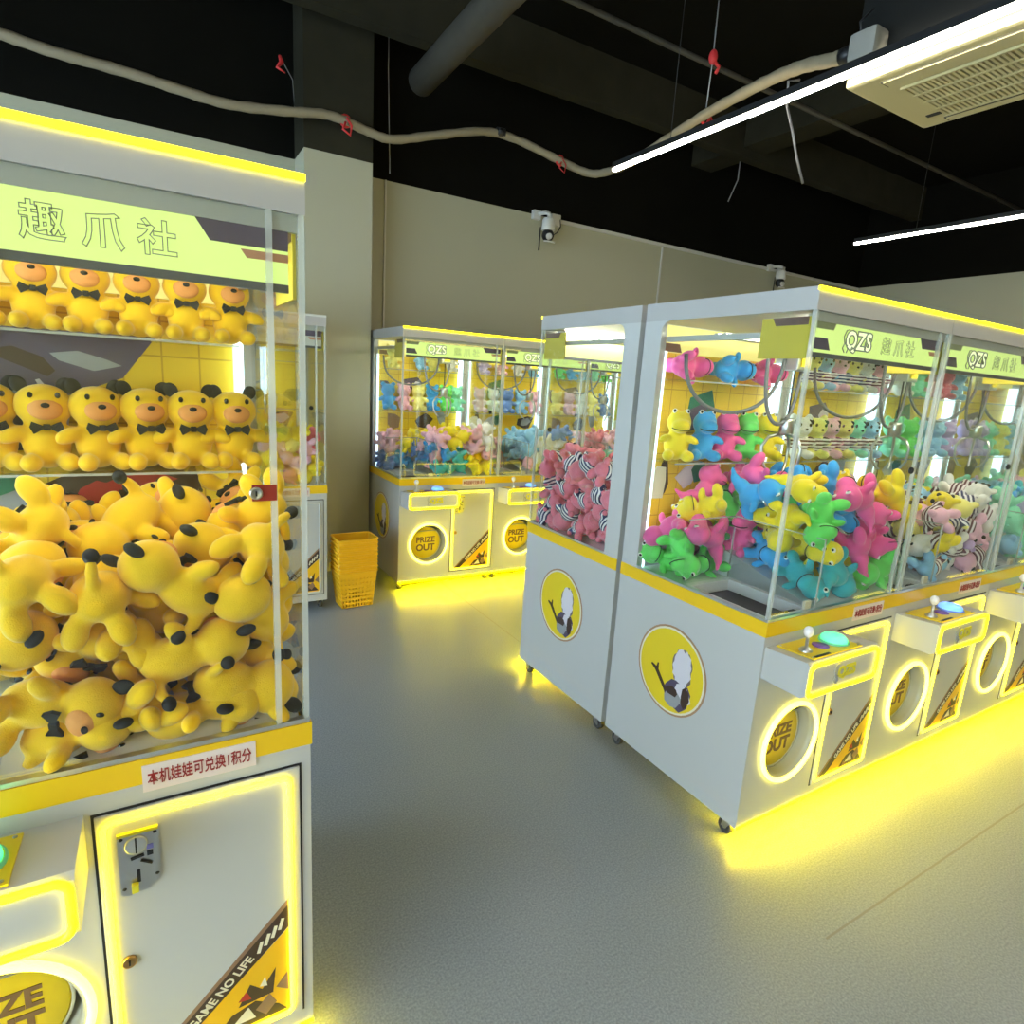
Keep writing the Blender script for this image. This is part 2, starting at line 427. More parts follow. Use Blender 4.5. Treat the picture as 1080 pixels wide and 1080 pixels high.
def m_back():
    b = MB(); b.box(0, W, .715, D, .748, 1.812, WHITE)
    for u in (0, W - .03): b.box(u, u + .03, .655, .715, .748, 1.812, WHITE)
    for s in (0, 1):                                          # small quarter fillets at the window tops
        P = [(.655, 1.812), (.655, 1.770)] + [(.655 - .042 * (1 - math.cos(math.radians(a))) , 1.770 + .042 * math.sin(math.radians(a))) for a in (30, 60, 90)]
        b.prism(P, 'x', s * (W - .012), s * (W - .012) + .012, WHITE)
    return b.mesh('rear_housing', SH)
def m_glass(kind):
    b = MB()
    if kind == 'front': b.box(.013, .750, .003, .009, .802, 1.812, GLASS)
    if kind == 'strip': b.box(.762, W - .013, .003, .009, .802, 1.812, GLASS)
    if kind == 'left': b.box(.003, .009, .013, .655, .802, 1.812, GLASS)
    if kind == 'right': b.box(W - .009, W - .003, .013, .655, .802, 1.812, GLASS)
    return b.mesh('glass_pane', SH)
def m_corner(k):
    def f():
        b = MB(); u = (.0015, .750, W - .0125)[k]; b.box(u, u + .011, .001, .013, .802, 1.812, EDGE)
        return b.mesh('acrylic_corner_strip', SH)
    return f
def m_tray():
    b = MB()
    b.prism([(.018, .748), (.018, .80), (.66, .965), (.66, .748)], 'x', .29, W - .018, TRAY)
    b.box(.018, .29, .415, .66, .748, .80, TRAY)
    return b.mesh('tray', SH)
def m_flat_tray():
    b = MB()
    b.prism([(.018, .748), (.018, .80), (.66, .975), (.66, .748)], 'x', .29, .47, TRAY)
    b.box(.018, .29, .415, .66, .748, .80, TRAY); b.box(.47, W - .018, .018, .66, .748, .80, TRAY)
    return b.mesh('tray', SH)
def m_well():
    b = MB()
    b.box(.02, .288, .02, .413, .749, .757, WELL)
    for q in ((.02, .045, .02, .413), (.263, .288, .02, .413), (.045, .263, .02, .04), (.045, .263, .385, .413)): b.box(q[0], q[1], q[2], q[3], .757, .802, TRAY, .004)
    b.box(.20, .245, .05, .075, .757, .79, BLACK, .003); b.box(.235, .27, .024, .036, .803, .835, CREAM, .003)
    return b.mesh('prize_chute', SH)
def m_guard():
    b = MB()
    b.box(.286, .290, .022, .413, .803, 1.06, GLASS); b.box(.022, .286, .411, .415, .803, 1.06, GLASS)
    return b.mesh('chute_guard', SH)
def m_guard_edge():
    b = MB()
    b.box(.2855, .2905, .022, .413, 1.06, 1.064, EDGE); b.box(.022, .2855, .4105, .4155, 1.06, 1.064, EDGE); b.box(.2855, .2905, .018, .023, .803, 1.064, EDGE)
    b.box(.2855, .2905, .4105, .4155, .803, 1.064, EDGE)
    return b.mesh('guard_edge', SH)
def m_tubes():
    b = MB()
    b.box(.770, W - .032, .660, .712, .80, 1.70, TUBE)
    return b.mesh('corner_tube_lamp', SH)
def m_tubes2():
    b = MB(); b.box(.032, .048, .660, .712, .80, 1.70, TUBE)
    return b.mesh('corner_tube_lamp', SH)
def m_toplamp():
    b = MB(); b.tube([(.10, .06, 1.796), (.72, .06, 1.796)], .010, TUBEH, 8)
    b.box(.07, .10, .045, .075, 1.78, 1.812, WHITE); b.box(.72, .75, .045, .075, 1.78, 1.812, WHITE)
    return b.mesh('top_tube_lamp', SH)
def m_shelf(z):
    def f():
        b = MB(); b.box(.052, .766, .555, .705, z - .006, z, GLASS); b.box(.052, .766, .552, .555, z - .006, z, EDGE)
        return b.mesh('glass_shelf', SH)
    return f
def m_sign():
    b = MB(); b.box(.03, .79, .014, .020, 1.690, 1.782, SIGN)
    return b.mesh('shop_sign', SH)
def m_signtrim():
    b = MB()
    b.prism([(.640, 1.782), (.79, 1.782), (.79, 1.748), (.662, 1.748)], 'y', .0125, .014, PURPLE)
    b.prism([(.71, 1.742), (.79, 1.742), (.79, 1.728), (.720, 1.728)], 'y', .0125, .014, mat('salmon print', (.60, .28, .16), .5))
    b.prism([(.03, 1.735), (.095, 1.735), (.115, 1.700), (.03, 1.700)], 'y', .0125, .014, PURPLE)
    b.prism([(.03, 1.782), (.13, 1.782), (.12, 1.762), (.03, 1.762)], 'y', .0125, .014, mat('olive print', (.30, .33, .17), .5))
    b.box(.03, .79, .012, .022, 1.676, 1.690, mat('dark grey rail', (.10, .11, .12), .35))
    return b.mesh('sign_trim', SH)
def m_signtext():
    ms = []
    for t, u, z, sz in (('QZS', .265, 1.738, .075), ('趣', .430, 1.734, .058), ('爪', .507, 1.734, .058), ('社', .583, 1.734, .058)):
        if t == 'QZS':
            a = text_mesh('t', t, sz, GREYLINE, outline=.0022, offset=.004); x = text_mesh('t', t, sz, CREAM, offset=.004, extrude=.0004)
            x.materials.clear(); x.transform(Matrix.Translation((u, .0137, z))); ms.append((x, 1))
        else:
            a = text_mesh('t', t, sz, GREYLINE, outline=.0007, offset=.0012)
        a.transform(Matrix.Translation((u, .0125, z))); ms.append((a, 0))
    b = MB(); b.bm.free(); b.bm = bmesh.new(); b.mats = [GREYLINE, mat('pale sign lettering', (.8, .85, .6), .5, emit=.55, ecol=(.85, .92, .55))]
    for me, i in ms:
        n0 = len(b.bm.faces); b.bm.from_mesh(me); b.bm.faces.ensure_lookup_table()
        for f in b.bm.faces[n0:]: f.material_index = i
    for me, i in ms: bpy.data.meshes.remove(me)
    # claw bubble at the left of the letters and a row of small marks below
    b.tube([(.205, .0125, 1.722), (.188, .0125, 1.728), (.180, .0125, 1.748), (.190, .0125, 1.768), (.205, .0125, 1.772)], .0018, GREYLINE, 5)
    b.tube([(.188, .0125, 1.728), (.180, .0125, 1.712), (.192, .0125, 1.700)], .0018, GREYLINE, 5); b.tube([(.200, .0125, 1.722), (.210, .0125, 1.712), (.204, .0125, 1.700)], .0018, GREYLINE, 5)
    return b.mesh('sign_lettering', SH)
def m_backsign():
    b = MB(); b.box(.055, .762, .690, .700, 1.70, 1.805, SIGNB)
    b.prism([(.62, 1.80), (.76, 1.80), (.76, 1.765), (.64, 1.765)], 'y', .688, .690, PURPLE); b.prism([(.06, 1.735), (.14, 1.735), (.155, 1.702), (.06, 1.702)], 'y', .688, .690, TAN)
    return b.mesh('rear_sign', SH)
def m_returns(k):
    def f():
        b = MB(); u = (.013, W - .019)[k]
        b.box(u, u + .006, .022, .20, 1.668, 1.795, mat('yellow sign return', (.62, .50, .05), .5))
        b.prism([(.03, 1.795), (.16, 1.795), (.145, 1.770), (.03, 1.770)], 'x', u - .001, u + .007, mat('brown print', (.16, .09, .07), .5))
        return b.mesh('sign_return', SH)
    return f
def m_artpanel():
    b = MB(); b.box(.052, .766, .706, .714, .95, 1.70, grid_mat('yellow grid print', (.86, .58, .03), (.62, .36, .02), .09, .05) if 'yellow grid print' not in MATS else MATS['yellow grid print'])
    return b.mesh('backdrop_panel', SH)
def m_art(k):
    def f():
        b = MB(); R = random.Random(40 + k)
        def shard(u, z, w, h, m, i, n=6, a=0.):
            P = []
            for j in range(n):
                t = 2 * PI * (j + R.uniform(-.3, .3)) / n; r = R.uniform(.65, 1.1); x, y = w * r * math.cos(t), h * r * math.sin(t)
                P.append((u + x * math.cos(a) - y * math.sin(a), z + x * math.sin(a) + y * math.cos(a)))
            P = [(min(.764, max(.054, x)), min(1.698, max(.955, y))) for x, y in P]
            b.prism(P, 'y', .7055 - .0004 * i, .706, m)
        if k == 0:
            b.prism([(.054, 1.30), (.054, 1.60), (.58, 1.60), (.50, 1.49), (.38, 1.44), (.33, 1.30)], 'y', .7055, .706, PURPLE)
            L = [(.12, 1.50, .07, .05, LILAC, .6), (.22, 1.42, .10, .04, GREYP, .5), (.30, 1.52, .09, .025, BROWN, -.4), (.42, 1.53, .08, .022, GREYP, -.2), (.17, 1.36, .08, .03, BROWN, .2), (.35, 1.42, .015, .07, LILAC, .5), (.12, 1.42, .06, .02, RED, .3)]
            L += [(.2, 1.14, .15, .13, GREYP, 0), (.50, 1.16, .22, .13, BROWN, 0), (.42, 1.17, .10, .05, RED, .4), (.52, 1.22, .09, .03, RED, .1), (.30, 1.12, .03, .14, BROWN, .2), (.13, 1.20, .06, .04, PURPLE, .3), (.46, 1.09, .08, .05, GREYP, .2), (.65, 1.20, .03, .07, BROWN, .1), (.24, 1.22, .05, .03, GREENP, .4)]
        elif k == 1:
            L = [(.33, 1.47, .11, .09, GREENP, .3), (.31, 1.45, .08, .07, PURPLE, .4), (.30, 1.18, .08, .05, LILAC, .2), (.36, 1.20, .05, .06, GREENP, .1), (.5, 1.19, .10, .06, ORANGE, .1), (.15, 1.18, .03, .10, BROWN, 0), (.65, 1.18, .10, .07, BROWN, .3), (.66, 1.18, .06, .04, GREYP, .3), (.12, 1.16, .06, .09, CREAM, 0)]
        else:
            L = [(.36, 1.47, .12, .09, PURPLE, .3), (.40, 1.46, .06, .05, LILAC, .9), (.12, 1.45, .05, .08, PURPLE, .3), (.46, 1.17, .10, .08, BROWN, .1), (.2, 1.17, .07, .08, TAN, .4), (.62, 1.20, .05, .07, GREYP, .2)]
        for i, (u, z, w, h, m, a) in enumerate(L): shard(u, z, w, h, m, i + 1, a=a)
        return b.mesh('artwork', SH)
    return f
def m_gantry(k):
    def f():
        b = MB()
        if k < 2: b.box((.028, .772)[k], (.046, .790)[k], .06, .65, 1.735, 1.755, ALU)
        else: b.box(.046, .772, (.372, .412)[k - 2], (.388, .428)[k - 2], 1.745, 1.761, ALU)
        return b.mesh('gantry_rail', SH)
    return f
def m_carriage(pink=False):
    b = MB()
    b.box(.45, .56, .35, .45, 1.718, 1.745, mat('pink plastic', (.85, .2, .5), .4) if pink else STEEL, .004); b.box(.462, .548, .362, .438, 1.655, 1.72, STEEL, .006)
    b.box(.48, .53, .356, .362, 1.67, 1.71, YPLATE)
    return b.mesh('claw_carriage', SH)
def m_cables(k):
    def sag(b, a, c, lo, r):
        P = []
        for k in range(25):
            t = k / 24; x = a[0] + (c[0] - a[0]) * (.5 - .5 * math.cos(PI * t)); y = a[1] + (c[1] - a[1]) * t
            z = a[2] + (c[2] - a[2]) * t; z -= (lo) * (1 - (2 * t - 1) ** 2) ** .8
            P.append((x, y, z))
        b.tube(P, r, CABLE, 8)
    def f():
        b = MB()
        if k == 0: sag(b, (.05, .56, 1.69), (.46, .42, 1.70), .22, .0075)
        else: sag(b, (.33, .40, 1.74), (.545, .40, 1.70), .28, .0075)
        return b.mesh('coiled_cable', SH)
    return f
def m_claw():
    b = MB(); u, v = .505, .40
    b.tube([(u, v, 1.66), (u, v, 1.46)], .004, BLACK, 6)
    M = Matrix.Translation((u, v, 1.395)); b.lathe([(0, .07), (.024, .07), (.028, .06), (.028, .01), (.020, 0), (0, 0)], M, STEEL, 20)
    for k in range(3):
        a = 2 * PI * k / 3 + .4; c, s = math.cos(a), math.sin(a)
        P = [(u + c * r, v + s * r, z) for r, z in ((.018, 1.40), (.065, 1.385), (.088, 1.345), (.082, 1.285), (.055, 1.245), (.036, 1.235))]
        b.tube(P, [.006, .007, .007, .006, .006, .004], STEEL, 7)
    return b.mesh('claw', SH)
def m_badge(side):
    def f():
        b = MB(); cv, cz, s = (.395 if side == 'left' else D - .395), .445, -1 if side == 'left' else 1
        x0 = 0 if side == 'left' else W
        b.prism(circ(cv, cz, .186), 'x', x0, x0 + s * .0020, mat('brown badge rim', (.42, .24, .12), .4))
        b.prism(circ(cv, cz, .178), 'x', x0, x0 + s * .0024, CREAM); b.prism(circ(cv, cz, .170), 'x', x0, x0 + s * .0028, YPLATE)
        return b.mesh('side_badge', SH)
    return f
def m_badge_art(side):
    def f():
        # abstract print: a ragged pale cloud above dark angular shards
        b = MB(); R = random.Random(5); s = -1 if side == 'left' else 1; x0 = (0 if side == 'left' else W) + s * .0028
        def blob(v, z, rv, rz, m, n, jag, i):
            P = [(v + rv * (1 + R.uniform(-jag, jag)) * math.cos(2 * PI * k / n), z + rz * (1 + R.uniform(-jag, jag)) * math.sin(2 * PI * k / n)) for k in range(n)]
            b.prism([(v_ if side == 'left' else D - v_, z_) for v_, z_ in P], 'x', x0, x0 + s * (.0004 + .0002 * i), m)
        blob(.335, .478, .052, .082, mat('grey brown print', (.20, .16, .15), .5), 26, .10, 0); blob(.335, .478, .047, .077, LILAC, 26, .13, 1); blob(.345, .36, .072, .06, PURPLE, 14, .2, 2)
        blob(.320, .375, .045, .04, LILAC, 9, .25, 3); blob(.365, .335, .05, .032, GREYP, 9, .3, 4); blob(.305, .365, .020, .04, BROWN, 8, .25, 5); blob(.375, .365, .03, .022, BROWN, 8, .3, 6)
        b.prism([(v_ if side == 'left' else D - v_, z_) for v_, z_ in [(.40, .355), (.41, .345), (.475, .415), (.50, .43), (.497, .437), (.47, .43), (.465, .45), (.459, .449), (.458, .422)]], 'x', x0, x0 + s * .0018, BROWN)
        return b.mesh('badge_print', SH)
    return f
def m_caster(i):
    def f():
        b = MB(); u = (.035, W - .035)[i % 2]; v = (.05, D - .07)[i // 2]
        b.box(u - .022, u + .022, v - .022, v + .022, -.008, 0, STEEL)
        for e in (-1, 1): b.prism([(v - .018, -.006), (v + .018, -.006), (v + .026, -.042), (v + .006, -.044)], 'x', u + e * .015 - .0015, u + e * .015 + .0015, STEEL)
        b.tube([(u - .017, v + .014, -.040), (u + .017, v + .014, -.040)], .004, STEEL, 8)
        return b.mesh('caster', SH)
    return f
def m_wheel(i):
    def f():
        b = MB(); u = (.035, W - .035)[i % 2]; v = (.05, D - .07)[i // 2] + .014
        M = Matrix.Translation((u, v, -.040)) @ Matrix.Rotation(PI / 2, 4, 'Y')
        b.lathe([(0, -.010), (.018, -.010), (.018, -.011), (.028, -.011), (.030, -.007), (.030, .007), (.028, .011), (.018, .011), (.018, .010), (0, .010)], M, RUBBER, 24)
        b.lathe([(.010, -.0125), (.010, .0125)], M, ALU, 12); b.lathe([(0, -.0125), (.010, -.0125)], M, ALU, 12); b.lathe([(0, .0125), (.010, .0125)], M, ALU, 12)
        return b.mesh('caster_wheel', SH)
    return f
def m_under():
    b = MB(); b.box(.012, W - .012, .006, .016, -.010, -.001, LEDU)
    return b.mesh('under_glow_strip', SH)
def m_edgeled():
    b = MB(); b.box(.0, W, -.004, .0, -.002, .007, LEDY)
    return b.mesh('bottom_edge_neon', SH)

def machine(x0, y0, label, rot=0, art=1, button='green', lock='black', badge='left', pink=False, led=True, home=False, flat=False):
    """x0,y0: the cabinet's left front corner on the floor (seen from its own front)"""
    t = bpy.data.objects.new('claw_machine', None); COL.objects.link(t); t.empty_display_size = .2
    if rot == 0: t.location = (x0 + W / 2, y0 + D / 2, 0)
    else: t.location = (x0 + W / 2, y0 + D / 2, 0); t.rotation_euler = (0, 0, PI)
    tag(t, label, 'claw machine', 'claw machines of the arcade')
    def P(name, key, fn, par=t, label=None):
        o = link(name, cached(key, fn), par)
        if label: o['label'] = label
        return o
    P('cabinet', 'cab', m_cabinet)
    pp = P('prize_port', 'port', m_port); P('ring_lamp', 'ring', m_ring, pp); P('port_flap', 'flap', m_flap, pp); P('flap_lettering', 'ftxt', m_flaptext, pp)
    P('accent_band', 'band', m_band); P('glass_sill', 'sill', m_sill)
    c = P('console', 'console', m_console); P('console_neon', 'cled', m_console_led, c); P('control_plate', 'cplate', m_console_plate, c)
    P('joystick', 'joy', m_joystick, c); P('joystick_knob', 'jball', m_joyball, c); P('push_button', 'btn' + button, lambda: m_button(button), c, 'lit %s push button' % button); P('console_logo', 'clogo', m_logo, c)
    d = P('door', 'door', m_door); P('door_neon', 'dled', m_door_led, d); P('coin_slot', 'coin', m_coin, d); P('door_lock', 'dlock', m_lock(.462, -.006, .364, .013, BRASS, 'door_lock'), d)
    P('corner_sticker', 'stk', m_sticker, d); P('sticker_lettering', 'stkt', m_sticktext, d)
    s = P('price_sticker', 'price', m_price); P('price_lettering', 'pricet', m_pricetext, s)
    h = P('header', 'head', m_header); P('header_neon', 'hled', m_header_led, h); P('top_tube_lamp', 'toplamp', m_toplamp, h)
    P('rear_housing', 'back', m_back)
    for k in ('front', 'strip', 'left', 'right'): P('glass_pane', 'gl' + k, lambda: m_glass(k))
    for k in range(3): P('acrylic_corner_strip', 'corner%d' % k, m_corner(k))
    if lock == 'black': P('glass_lock', 'glk', m_lock(.722, .002, 1.305, .013, BLACK, 'glass_lock'))
    else:
        P('glass_lock', 'glr', m_lock(.722, .001, 1.305, .012, STEEL, 'glass_lock'))
        def tagm():
            b = MB(); b.box(.715, .760, -.001, .003, 1.289, 1.321, mat('red lock plate', (.35, .03, .02), .4), .002); return b.mesh('lock_plate', SH)
        P('lock_plate', 'lockplate', tagm)
    P('tray', 'trayf', m_flat_tray) if flat else P('tray', 'tray', m_tray); P('prize_chute', 'well', m_well); g = P('chute_guard', 'guard', m_guard); P('guard_edge', 'gedge', m_guard_edge, g)
    P('corner_tube_lamp', 'tube1', m_tubes); P('corner_tube_lamp', 'tube2', m_tubes2)
    P('glass_shelf', 'sh1', m_shelf(1.262)); P('glass_shelf', 'sh2', m_shelf(1.592))
    sg = P('shop_sign', 'sign', m_sign); P('sign_trim', 'strim', m_signtrim, sg); P('sign_lettering', 'stext', m_signtext, sg); [P('sign_return', 'sret%d' % k, m_returns(k), sg) for k in range(2)]
    P('rear_sign', 'rsign', m_backsign)
    a = P('backdrop_panel', 'artp', m_artpanel); P('artwork', 'art%d' % art, m_art(art), a)
    for k in range(4):
        o = P('gantry_rail', 'gan%d' % k, m_gantry(k))
        if home and k > 1: o.location.y = -.26
    mv = [P('claw_carriage', 'car%d' % pink, lambda: m_carriage(pink)), P('claw', 'claw', m_claw)] + [P('coiled_cable', 'cab%d' % k, m_cables(k)) for k in range(2)]
    if home:                                                   # claw parked over its prize chute
        for o in mv: o.location = (-.36, -.26, 0)
        mv[2].location = (-.36, -.26, 0); mv[2].scale = (.12, 1, 1); mv[2].location.x = -.36
    bd = P('side_badge', 'bd' + badge, m_badge(badge)); P('badge_print', 'bda' + badge, m_badge_art(badge), bd)
    for i in range(4): k = P('caster', 'cs%d' % i, m_caster(i)); P('caster_wheel', 'cw%d' % i, m_wheel(i), k)
    if led: P('under_glow_strip', 'und', m_under); P('bottom_edge_neon', 'bel', m_edgeled)
    if not led:                                                # switched off: its lamps show as plain white plastic
        off = mat('unlit lamp plastic', (.66, .66, .60), .4)
        for o in [o for o in t.children_recursive if o.type == 'MESH']:
            for sl in o.material_slots:
                if sl.material in (LEDY, LEDR, LEDF, TUBE, TUBEH, SIGN, SIGNB): sl.link = 'OBJECT'; sl.material = off
    return t

XL, YL, XR, YR, XB, YB = -.558, 1.2205, 1.752, 1.200, 1.545, 4.185
# ------------------------------------------------------------------ room shell
def struct(name, b):
    me = b.mesh(name) if isinstance(b, MB) else b
    return tag(link(name, me), kind='structure')
WALLP = mat('beige wall paint', (.46, .435, .31), .7, var=.03, vscale=1.2)
DARK = mat('black ceiling paint', (.005, .0045, .003), .9, spec=.08, bump=.15, bscale=30, var=.3, vscale=3)
DARKB = mat('dusty dark beam', (.030, .027, .017), .9, spec=.1, bump=.15, bscale=40, var=.3, vscale=4)
DARKP = mat('dusty dark pipe', (.05, .044, .034), .7, spec=.2, var=.25, vscale=6)
def floor_mat():
    m = bpy.data.materials.new('grey epoxy floor'); m.use_nodes = True
    nt = m.node_tree; b = nt.nodes['Principled BSDF']; L = nt.links.new; N = nt.nodes.new
    tc = N('ShaderNodeTexCoord'); n1 = N('ShaderNodeTexNoise'); n1.inputs['Scale'].default_value = 1.1; n1.inputs['Detail'].default_value = 4
    n2 = N('ShaderNodeTexNoise'); n2.inputs['Scale'].default_value = 160; n2.inputs['Detail'].default_value = 2
    L(tc.outputs['Object'], n1.inputs['Vector']); L(tc.outputs['Object'], n2.inputs['Vector'])
    mx = N('ShaderNodeMix'); mx.data_type = 'RGBA'; mx.inputs['A'].default_value = (.255, .292, .345, 1); mx.inputs['B'].default_value = (.325, .362, .415, 1); L(n1.outputs['Fac'], mx.inputs['Factor'])
    m2 = N('ShaderNodeMix'); m2.data_type = 'RGBA'; m2.blend_type = 'OVERLAY'; m2.inputs['Factor'].default_value = .55; L(mx.outputs['Result'], m2.inputs['A']); L(n2.outputs['Fac'], m2.inputs['B'])
    # seams
    sp = N('ShaderNodeSeparateXYZ'); L(tc.outputs['Object'], sp.inputs[0]); masks = []
    for ax, at in (('X', 1.945), ('Y', .80)):
        s = N('ShaderNodeMath'); s.operation = 'SUBTRACT'; s.inputs[1].default_value = at; a = N('ShaderNodeMath'); a.operation = 'ABSOLUTE'; t = N('ShaderNodeMath'); t.operation = 'LESS_THAN'; t.inputs[1].default_value = .0035
        L(sp.outputs[ax], s.inputs[0]); L(s.outputs[0], a.inputs[0]); L(a.outputs[0], t.inputs[0])
        g = N('ShaderNodeMath'); g.operation = 'GREATER_THAN'; g.inputs[1].default_value = 3.0 if ax == 'X' else 1.7; L(sp.outputs['Y' if ax == 'X' else 'X'], g.inputs[0])
        q = N('ShaderNodeMath'); q.operation = 'MULTIPLY'; L(t.outputs[0], q.inputs[0]); L(g.outputs[0], q.inputs[1]); masks.append(q)
    acc = masks[0]
    for t in masks[1:]:
        q = N('ShaderNodeMath'); q.operation = 'MAXIMUM'; L(acc.outputs[0], q.inputs[0]); L(t.outputs[0], q.inputs[1]); acc = q
    m3 = N('ShaderNodeMix'); m3.data_type = 'RGBA'; L(acc.outputs[0], m3.inputs['Factor']); L(m2.outputs['Result'], m3.inputs['A']); m3.inputs['B'].default_value = (.24, .24, .24, 1)
    L(m3.outputs['Result'], b.inputs['Base Color'])
    b.inputs['Roughness'].default_value = .34; b.inputs['Specular IOR Level'].default_value = .5
    bp = N('ShaderNodeBump'); bp.inputs['Strength'].default_value = .05; bp.inputs['Distance'].default_value = .002; L(n2.outputs['Fac'], bp.inputs['Height']); L(bp.outputs['Normal'], b.inputs['Normal'])
    return m
XA, XZ, YA, YZ, HC, HB = -4.2, 8.35, -3.6, 5.17, 4.25, 3.14
b = MB(); b.box(XA, XZ, YA, YZ, -.1, 0, floor_mat()); struct('floor', b)
b = MB(); b.box(XA, XZ, YA, YZ, HC, HC + .1, DARK); struct('ceiling', b)
b = MB(); b.box(XA, XZ, YZ, YZ + .1, 0, HB, WALLP); b.box(XA, XZ, YZ, YZ + .1, HB, HC, DARK); struct('wall_back', b)
b = MB(); b.box(XZ, XZ + .1, YA, YZ, 0, HB, WALLP); b.box(XZ, XZ + .1, YA, YZ, HB, HC, DARK); struct('wall_right', b)
b = MB(); b.box(XA, XZ, YA - .1, YA, 0, HB, mat('warm yellow bounce wall', (.72, .58, .22), .7)); b.box(XA, XZ, YA - .1, YA, HB, HC, DARK); struct('wall_front', b)  # out of view; its yellow is invented to bounce warm light onto the machines
b = MB(); b.box(XA - .1, XA, YA, YZ, 2.9, HB, WALLP); b.box(XA - .1, XA, YA, YZ, HB, HC, DARK); b.box(XA - .1, XA, 4.4, YZ, 0, 2.9, WALLP); struct('wall_left', b)
b = MB()                                                       # shopfront opening in the left wall with its mullions
for y in (YA + .04, -1.2, 1.2, 2.9, 4.36): b.box(XA - .08, XA - .02, y - .03, y + .03, 0, 2.9, mat('white window frame', (.7, .7, .7), .4))
for z in (.03, 2.87): b.box(XA - .08, XA - .02, YA, 4.4, z - .03, z + .03, MATS['white window frame'])
w = struct('window_1', b)
b = MB(); b.box(XA - .055, XA - .045, YA + .07, 4.33, .06, 2.84, GLASS); link('window_glass', b.mesh('window_glass'), w)
b = MB(); b.box(1.03, 1.524, 4.85, YZ, 0, HB, WALLP); b.box(1.03, 1.524, 4.85, YZ, HB, HC, DARKB); struct('pillar', b)
b = MB(); b.box(-.5, XZ, 4.50, 4.62, 3.88, HC, DARKB); struct('beam', b)
b = MB(); b.box(XA, XZ, 2.0, 2.3, 4.0, HC, DARKB); struct('beam', b)
b = MB(); b.box(5.05, 5.35, -1, YZ, 3.95, HC, DARKB); struct('beam', b)
b = MB(); b.box(3.30, XZ, YZ - .02, YZ, HB - .03, HB, mat('white trunking', (.62, .60, .54), .5)); struct('trim_1', b)
b = MB(); b.box(1.724, 1.738, YZ - .014, YZ, 0, HB, MATS['white trunking']); struct('trim_2', b)
b = MB(); b.box(4.755, 4.770, YZ - .014, YZ, 0, HB, MATS['white trunking']); struct('trim_3', b)

# ------------------------------------------------------------------ things under the ceiling
def lamp(x, y0, y1, z, label):
    t = tag(bpy.data.objects.new('linear_ceiling_lamp', None), label, 'ceiling lamp', 'linear ceiling lamps'); COL.objects.link(t); t.location = (x, (y0 + y1) / 2, z)
    l = (y1 - y0) / 2
    b = MB(); b.box(-.017, .017, -l, l, .012, .045, BLACK); link('lamp_housing', b.mesh('lamp_housing'), t)
    b = MB(); b.box(-.013, .013, -l, l, -.004, .012, CEIL_LED); link('diffuser', b.mesh('diffuser'), t)
    for k in (-.8, 0, .8):
        b = MB(); b.tube([(0, k * l, .05), (0, k * l, HC - z)], .0022, BLACK, 5); link('hanging_wire', b.mesh('hanging_wire'), t)
lamp(2.69, -1.6, 3.45, 3.0, 'long white linear lamp hanging in front of the air conditioner'); lamp(5.50, -1.6, 3.5, 3.0, 'white linear lamp over the far end of the right row')
lamp(-.10, -3.3, -.4, 3.0, 'white linear lamp in the front aisle facing the left machine'); lamp(-2.7, -3.3, -.4, 3.0, 'white linear lamp nearest the shop window')  # two lamps added out of view to brighten the room
# air conditioner cassette
t = tag(bpy.data.objects.new('air_conditioner', None), 'cream ceiling air conditioner panel with slatted grille beside the long lamp', 'air conditioner'); COL.objects.link(t); t.location = (3.14, 1.32, 3.0)
CREAMP = mat('aged cream plastic', (.56, .50, .27), .45)
b = MB(); b.box(-.345, .345, -.63, .63, 0, .045, CREAMP, .018); link('front_panel', b.mesh('front_panel'), t)
b = MB(); b.box(-.33, .33, -.61, .61, .045, .36, mat('black painted casing', (.010, .010, .009), .7, spec=.2)); link('casing', b.mesh('casing'), t)
for x in (-.3, .3):
    for y in (-.55, .55):
        b = MB(); b.tube([(x, y, .35), (x, y, HC - 3.0)], .006, BLACK, 6); link('hanger_rod', b.mesh('hanger_rod'), t)
b = MB(); b.box(-.175, .235, -.47, .47, -.003, .004, mat('dark grille void', (.05, .045, .03), .7))
link('grille', b.mesh('grille'), t)
b = MB()
for k in range(48): y = -.465 + k * .93 / 47; b.box(-.175, .235, y - .0055, y + .0055, -.010, -.002, CREAMP)
for x in (-.175, -.07, .03, .13, .235): b.box(x - .006, x + .006, -.472, .472, -.012, -.002, CREAMP)
link('grille_slats', b.mesh('grille_slats'), t)
b = MB(); b.box(-.29, -.225, -.50, .50, -.004, .004, mat('louvre shadow gap', (.10, .09, .06), .6)); b.box(-.285, -.232, -.49, .49, -.008, .0, CREAMP); b.box(.27, .318, -.50, .50, -.004, .003, MATS['louvre shadow gap']); b.box(.273, .312, -.49, .49, -.008, 0, CREAMP); link('air_flap', b.mesh('air_flap'), t)
b = MB(); b.box(.19, .215, .485, .545, -.004, .002, BLACK); link('display', b.mesh('display'), t)
b = MB(); b.box(-.44, -.34, .46, .58, .06, .17, mat('pale foil wrap', (.30, .285, .25), .6, bump=.6, bscale=30), .02); b.tube([(-.395, .585, .115), (-.395, .635, .115)], .036, BLACK, 10); b.tube([(-.40, .55, .16), (-.41, .56, .22), (-.39, .52, .26)], .005, BLACK, 6); link('pipe_joint', b.mesh('pipe_joint'), t)
